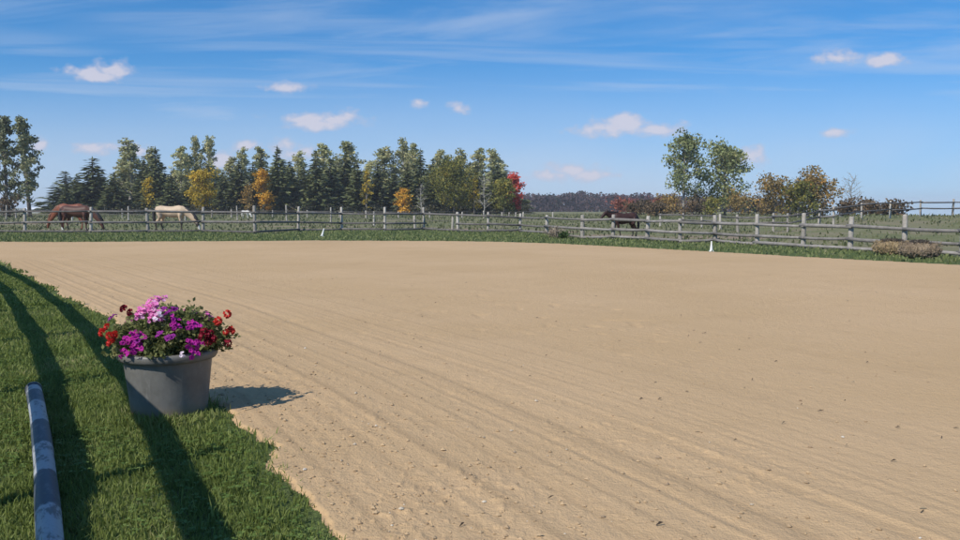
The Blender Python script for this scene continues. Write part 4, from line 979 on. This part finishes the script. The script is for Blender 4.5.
# ------------------------------------------------------------------ painted ground pole on the lawn
def ground_pole():
    A = G(34, 397); B = G(53, 560); d = (B - A); d.z = 0; d.normalize()
    L = 3.9; ang = math.atan2(d.y, d.x); r = .056
    o = empty('ground_pole', (A.x, A.y, r * .95), ang); tag(o, 'blue and white painted jump pole lying on the lawn at the left', 'pole')
    m, t, b = new_mat('chipped_shaded_pole_paint'); tc = t.node('ShaderNodeTexCoord').outputs['Object']; x, y, z = t.sep(tc)
    n = t.noise(t.vmath('MULTIPLY', tc, (6.0, 14.0, 14.0)), 1.0, 5, .7); n2 = t.noise(tc, 40, 3, .6)
    st = None
    for (x0, x1) in ((.02, .22), (.62, 1.22), (1.82, 2.42), (3.0, 3.5)):
        xw = t.math('ADD', x, t.math('MULTIPLY', t.math('SUBTRACT', n2, .5), .12)); q = t.math('MULTIPLY', t.rng(xw, x0 - .02, x0 + .02), t.rng(xw, x1 - .02, x1 + .02, 1.0, 0.0)); st = q if st is None else t.math('MAXIMUM', st, q)
    white = t.mix(t.rng(n, .48, .60), (.34, .35, .365, 1), (.13, .13, .13, 1)); blue = t.mix(t.rng(n, .5, .68), (.050, .064, .080, 1), (.12, .13, .14, 1))  # faded, chipped paint; both colours also darkened to imitate shade on the pole
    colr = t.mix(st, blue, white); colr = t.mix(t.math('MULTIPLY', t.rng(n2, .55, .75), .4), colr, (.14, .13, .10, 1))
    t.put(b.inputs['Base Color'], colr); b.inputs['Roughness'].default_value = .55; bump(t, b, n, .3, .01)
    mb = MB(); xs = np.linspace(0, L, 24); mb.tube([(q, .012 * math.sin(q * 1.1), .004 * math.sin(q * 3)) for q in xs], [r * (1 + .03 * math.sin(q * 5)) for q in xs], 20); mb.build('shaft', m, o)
    m2, t2, b2 = new_mat('dark_end_cap'); n = t2.noise(t2.node('ShaderNodeTexCoord').outputs['Object'], 30, 3); t2.put(b2.inputs['Base Color'], t2.mix(n, (.02, .022, .026, 1), (.05, .052, .06, 1)))
    mb = MB(); mb.tube([(-.05, 0, 0), (-.045, 0, 0), (.015, 0, 0), (.018, 0, 0)], [r * .9, r * 1.1, r * 1.1, r * .9], 20); mb.build('end_cap', m2, o)
ground_pole()

# ------------------------------------------------------------------ flower planter
def planter():
    rng = np.random.default_rng(77); rnd = random.Random(9)
    o = empty('flower_planter', (POT.x, POT.y, 0)); tag(o, 'big grey plastic pot of pink, purple and red flowers at the lawn edge', 'planter')
    m, t, b = new_mat('scuffed_grey_plastic'); tc = t.node('ShaderNodeTexCoord').outputs['Object']; x, y, z = t.sep(tc)
    n = t.noise(tc, 5.0, 5, .65); n2 = t.noise(t.vmath('MULTIPLY', tc, (30, 30, 9)), 1.0, 4, .65)
    colr = t.mix(t.rng(n, .3, .7), (.115, .110, .098, 1), (.180, .172, .155, 1)); colr = t.mix(t.math('MULTIPLY', t.rng(n2, .55, .75), .45), colr, (.24, .23, .21, 1))
    dirt = t.rng(t.math('ADD', z, t.math('MULTIPLY', n, .12)), .08, .20, .85, 0.0); colr = t.mix(dirt, colr, (.24, .185, .12, 1))
    t.put(b.inputs['Base Color'], colr); b.inputs['Roughness'].default_value = .5; bump(t, b, n2, .15, .01)
    rb, rt, h = .262, .310, .455
    mb = MB(); mb.lathe([(0.001, .004), (rb * .96, .004), (rb * .985, .006), (rb, .014), (rb + .0012, .022)] + [(rb + (rt - rb) * q, .022 + (h - .022) * q) for q in (.1, .2, .35, .5, .65, .8, .9, .985, 1.0)] + [(rt - .012, h), (rt - .014, h - .06), (rb - .014, .04), (.001, .04)], 56); pot = mb.build('pot', m, o)
    mb = MB(); mb.lathe([(rt + .001, h - .052), (rt + .022, h - .050), (rt + .034, h - .030), (rt + .036, h - .004), (rt + .030, h + .012), (rt + .012, h + .016), (rt - .006, h + .012), (rt - .008, h - .03)], 56); mb.build('rim', m, pot)
    m2, t2, b2 = new_mat('potting_soil'); q = t2.noise(t2.node('ShaderNodeTexCoord').outputs['Object'], 40, 4); t2.put(b2.inputs['Base Color'], t2.mix(q, (.02, .015, .011, 1), (.06, .045, .032, 1))); bump(t2, b2, q, 1, .02)
    mb = MB(); mb.lathe([(rt - .016, h - .035), (.2, h - .02), (.001, h - .012)], 40); mb.build('soil', m2, o)
    # foliage: stems fanning from the soil, small leaves along them
    leafm = leaf_mat('petunia_leaf', [(0, (.09, .11, .035, 1)), (.5, (.20, .22, .075, 1)), (.85, (.30, .30, .13, 1)), (1, (.42, .36, .18, 1))], .4, 6)
    sb = MB(); C = []
    def dome(th, el):
        R0 = .40 + .04 * math.sin(th * 3 + 1) + .03 * math.sin(th * 7); return np.array([math.cos(th) * math.cos(el) * R0, math.sin(th) * math.cos(el) * R0 * .84, h + .0 + math.sin(el) * .30])
    for i in range(520):
        th = rng.uniform(0, 6.283); el = math.asin(min(1, rng.uniform(.10, 1.0))); e = dome(th, el) * np.array([1, 1, 1]) * rng.uniform(.86, 1.06, 1); e[2] = max(e[2], h - .07)
        s = np.array([math.cos(th) * rng.uniform(.03, .2), math.sin(th) * rng.uniform(.03, .2), h - .03]); mid = (s + e) / 2 + np.array([0, 0, .06])
        sb.tube([s, mid, e], [.004, .0035, .002], 4)
        for q in np.linspace(.35, 1.0, 9):
            p = (1 - q) ** 2 * s + 2 * q * (1 - q) * mid + q * q * e; C.append(p + rng.normal(0, .022, 3))
    sb.build('stems', leafm, o)
    C = np.array(C); C[:, 2] = np.maximum(C[:, 2], np.where(np.hypot(C[:, 0], C[:, 1]) < rt + .03, h + .012, h - .02))
    link('leaves', quad_mesh('leaves', leaf_quads(rng, np.concatenate([C, C + rng.normal(0, .02, C.shape) * [1, 1, .6] + [0, 0, .008]]), 0.038, .95)), leafm, o)
    # blooms
    def petal_mat(name, c1, c2, cc):
        m, t, b = new_mat(name); tc = t.node('ShaderNodeTexCoord').outputs['Object']; r = t.vmath('LENGTH', t.vmath('MULTIPLY', tc, (1, 1, 0))); oi = t.node('ShaderNodeObjectInfo').outputs['Random']
        isl = t.node('ShaderNodeNewGeometry').outputs['Random Per Island']; colr = t.mix(isl, c1, c2); colr = t.mix(t.rng(isl, .82, .9, 0.0, .8), colr, cc); t.put(b.inputs['Base Color'], colr); b.inputs['Roughness'].default_value = .6; b.inputs['Specular IOR Level'].default_value = .2
        tr = t.node('ShaderNodeBsdfTranslucent'); t.put(tr.inputs['Color'], colr); mx = t.node('ShaderNodeMixShader'); mx.inputs[0].default_value = .3
        t.l.new(b.outputs[0], mx.inputs[1]); t.l.new(tr.outputs[0], mx.inputs[2]); t.l.new(mx.outputs[0], t.n['Material Output'].inputs['Surface']); return m
    def bloom_head(mat, seed, nb=6, spread=.042, size=.55):
        r2 = random.Random(seed); mb = MB(); N = 10
        for b in range(nb):
            c = Vector((r2.gauss(0, spread * .6), r2.gauss(0, spread * .6), r2.uniform(-.02, .018))); nv = Vector((c.x * 9, c.y * 9, .6)) + Vector((r2.uniform(-.35, .35), r2.uniform(-.35, .35), 0))
            M = nv.to_track_quat('Z', 'Y').to_matrix(); sz = size * r2.uniform(.75, 1.2); ph = r2.uniform(0, 6); V = [c + M @ Vector((0, 0, -.012 * sz))]; F = []
            for ring, (rr, z) in enumerate(((.008, 0), (.022, .009), (.036, r2.uniform(.0, .012)))):
                for k in range(N):
                    th = 2 * math.pi * k / N; w = 1 + (.2 if ring == 2 else .06) * math.cos(5 * th + ph)
                    V.append(c + M @ Vector((rr * w * math.cos(th), rr * w * math.sin(th), z + r2.uniform(-.003, .003) * ring)) * sz)
            for k in range(N):
                k2 = (k + 1) % N; F.append((0, 1 + k, 1 + k2)); F.append((1 + k, 1 + N + k, 1 + N + k2, 1 + k2)); F.append((1 + N + k, 1 + 2 * N + k, 1 + 2 * N + k2, 1 + N + k2))
            mb.add(V, F)
        me = mb.mesh('flower'); me.materials.append(mat); return me
    def geranium(mat, seed):
        r2 = np.random.default_rng(seed); d = r2.normal(size=(46, 3)); d[:, 2] = np.abs(d[:, 2]) * .8 - .1; d /= np.linalg.norm(d, axis=1)[:, None]
        me = quad_mesh('flower', leaf_quads(r2, d * .030, .026, 1.3)); me.materials.append(mat); return me
    PINK = bloom_head(petal_mat('pink_petal', (.78, .16, .48, 1), (.82, .34, .60, 1), (.80, .50, .66, 1)), 1, 9, .05, .5); MAG = bloom_head(petal_mat('magenta_petal', (.36, .015, .26, 1), (.55, .03, .36, 1), (.22, .012, .17, 1)), 2, 5, .036, .55)
    PUR = bloom_head(petal_mat('purple_petal', (.20, .02, .20, 1), (.34, .03, .30, 1), (.10, .01, .10, 1)), 3, 5, .042, .6); PALE = bloom_head(petal_mat('pale_petal', (.80, .62, .76, 1), (.85, .75, .82, 1), (.8, .6, .72, 1)), 4, 5, .03, .5)
    RED = geranium(petal_mat('red_petal', (.62, .03, .028, 1), (.75, .07, .05, 1), (.5, .03, .02, 1)), 1); DRED = geranium(petal_mat('dark_red_petal', (.26, .012, .03, 1), (.36, .02, .05, 1), (.2, .01, .02, 1)), 2)
    spots = [(PINK, 158, 308, 12, 12, 12), (PINK, 166, 314, 7, 7, 3), (PALE, 168, 312, 7, 4, 3), (MAG, 148, 336, 12, 9, 11), (MAG, 143, 345, 9, 4, 3), (PUR, 176, 312, 9, 6, 5), (MAG, 187, 318, 9, 6, 4), (MAG, 201, 319, 5, 4, 2), (PUR, 119, 319, 6, 3, 2), (MAG, 203, 344, 6, 7, 4), (PUR, 180, 334, 7, 8, 3), (PUR, 160, 332, 8, 6, 2),
             (DRED, 138, 309, 7, 3, 2), (RED, 123, 336, 8, 5, 5), (RED, 113, 328, 3, 4, 2), (DRED, 213, 335, 8, 8, 4), (RED, 223, 321, 5, 5, 3), (RED, 227, 333, 4, 4, 2), (DRED, 221, 340, 6, 6, 4), (DRED, 229, 343, 2, 4, 1), (PALE, 196, 350, 2, 2, 1)]
    for (me, px, py, sx, sy, n) in spots:
        for i in range(n):
            a, rr = rnd.uniform(0, 6.283), math.sqrt(rnd.random()); qx, qy = px + math.cos(a) * rr * sx, py + math.sin(a) * rr * sy
            lx = (qx - CX) / FPX * POT.y - POT.x; lz = Z_at(qy, POT.y - .15); k = max(0, 1 - (lx / .5) ** 2 - (max(lz - h, 0) / .42) ** 2)
            f = link('flower', me, None, o, (lx, -.345 * math.sqrt(k) - rnd.uniform(-.02, .03), lz))
            nrm = Vector((lx * 1.6, -.45 - k * .4, (lz - h) * 1.6 + .25)).normalized() + Vector((rnd.uniform(-.4, .4), rnd.uniform(-.4, .4), rnd.uniform(-.4, .4)))
            f.rotation_euler = nrm.to_track_quat('Z', 'Y').to_euler(); s = rnd.uniform(.6, .9); f.scale = (s, s, s)
    for i in range(16):   # blooms on the far side of the dome
        th = rnd.uniform(.2, 2.95); p = dome(th, rnd.uniform(.1, 1.0)); f = link('flower', rnd.choice((PINK, MAG, PUR, DRED)), None, o, tuple(p)); f.rotation_euler = Vector((p[0], p[1], p[2] - h + .15)).to_track_quat('Z', 'Y').to_euler()
planter()

# ------------------------------------------------------------------ air
def haze():
    mb = MB(); mb.box((0, 0, -4.0), (5400, 5400, 56)); o = mb.build('haze', None, None, False)
    m = bpy.data.materials.new('pale_air'); m.use_nodes = True; t = NT(m.node_tree)
    t.n.remove(t.n['Principled BSDF']); v = t.node('ShaderNodeVolumePrincipled')
    v.inputs['Color'].default_value = (.92, .95, 1.0, 1); v.inputs['Density'].default_value = HAZE; v.inputs['Anisotropy'].default_value = 0.0
    t.l.new(v.outputs[0], t.n['Material Output'].inputs['Volume']); o.data.materials.append(m); tag(o, kind='stuff')
HAZE = 0.00034
haze()
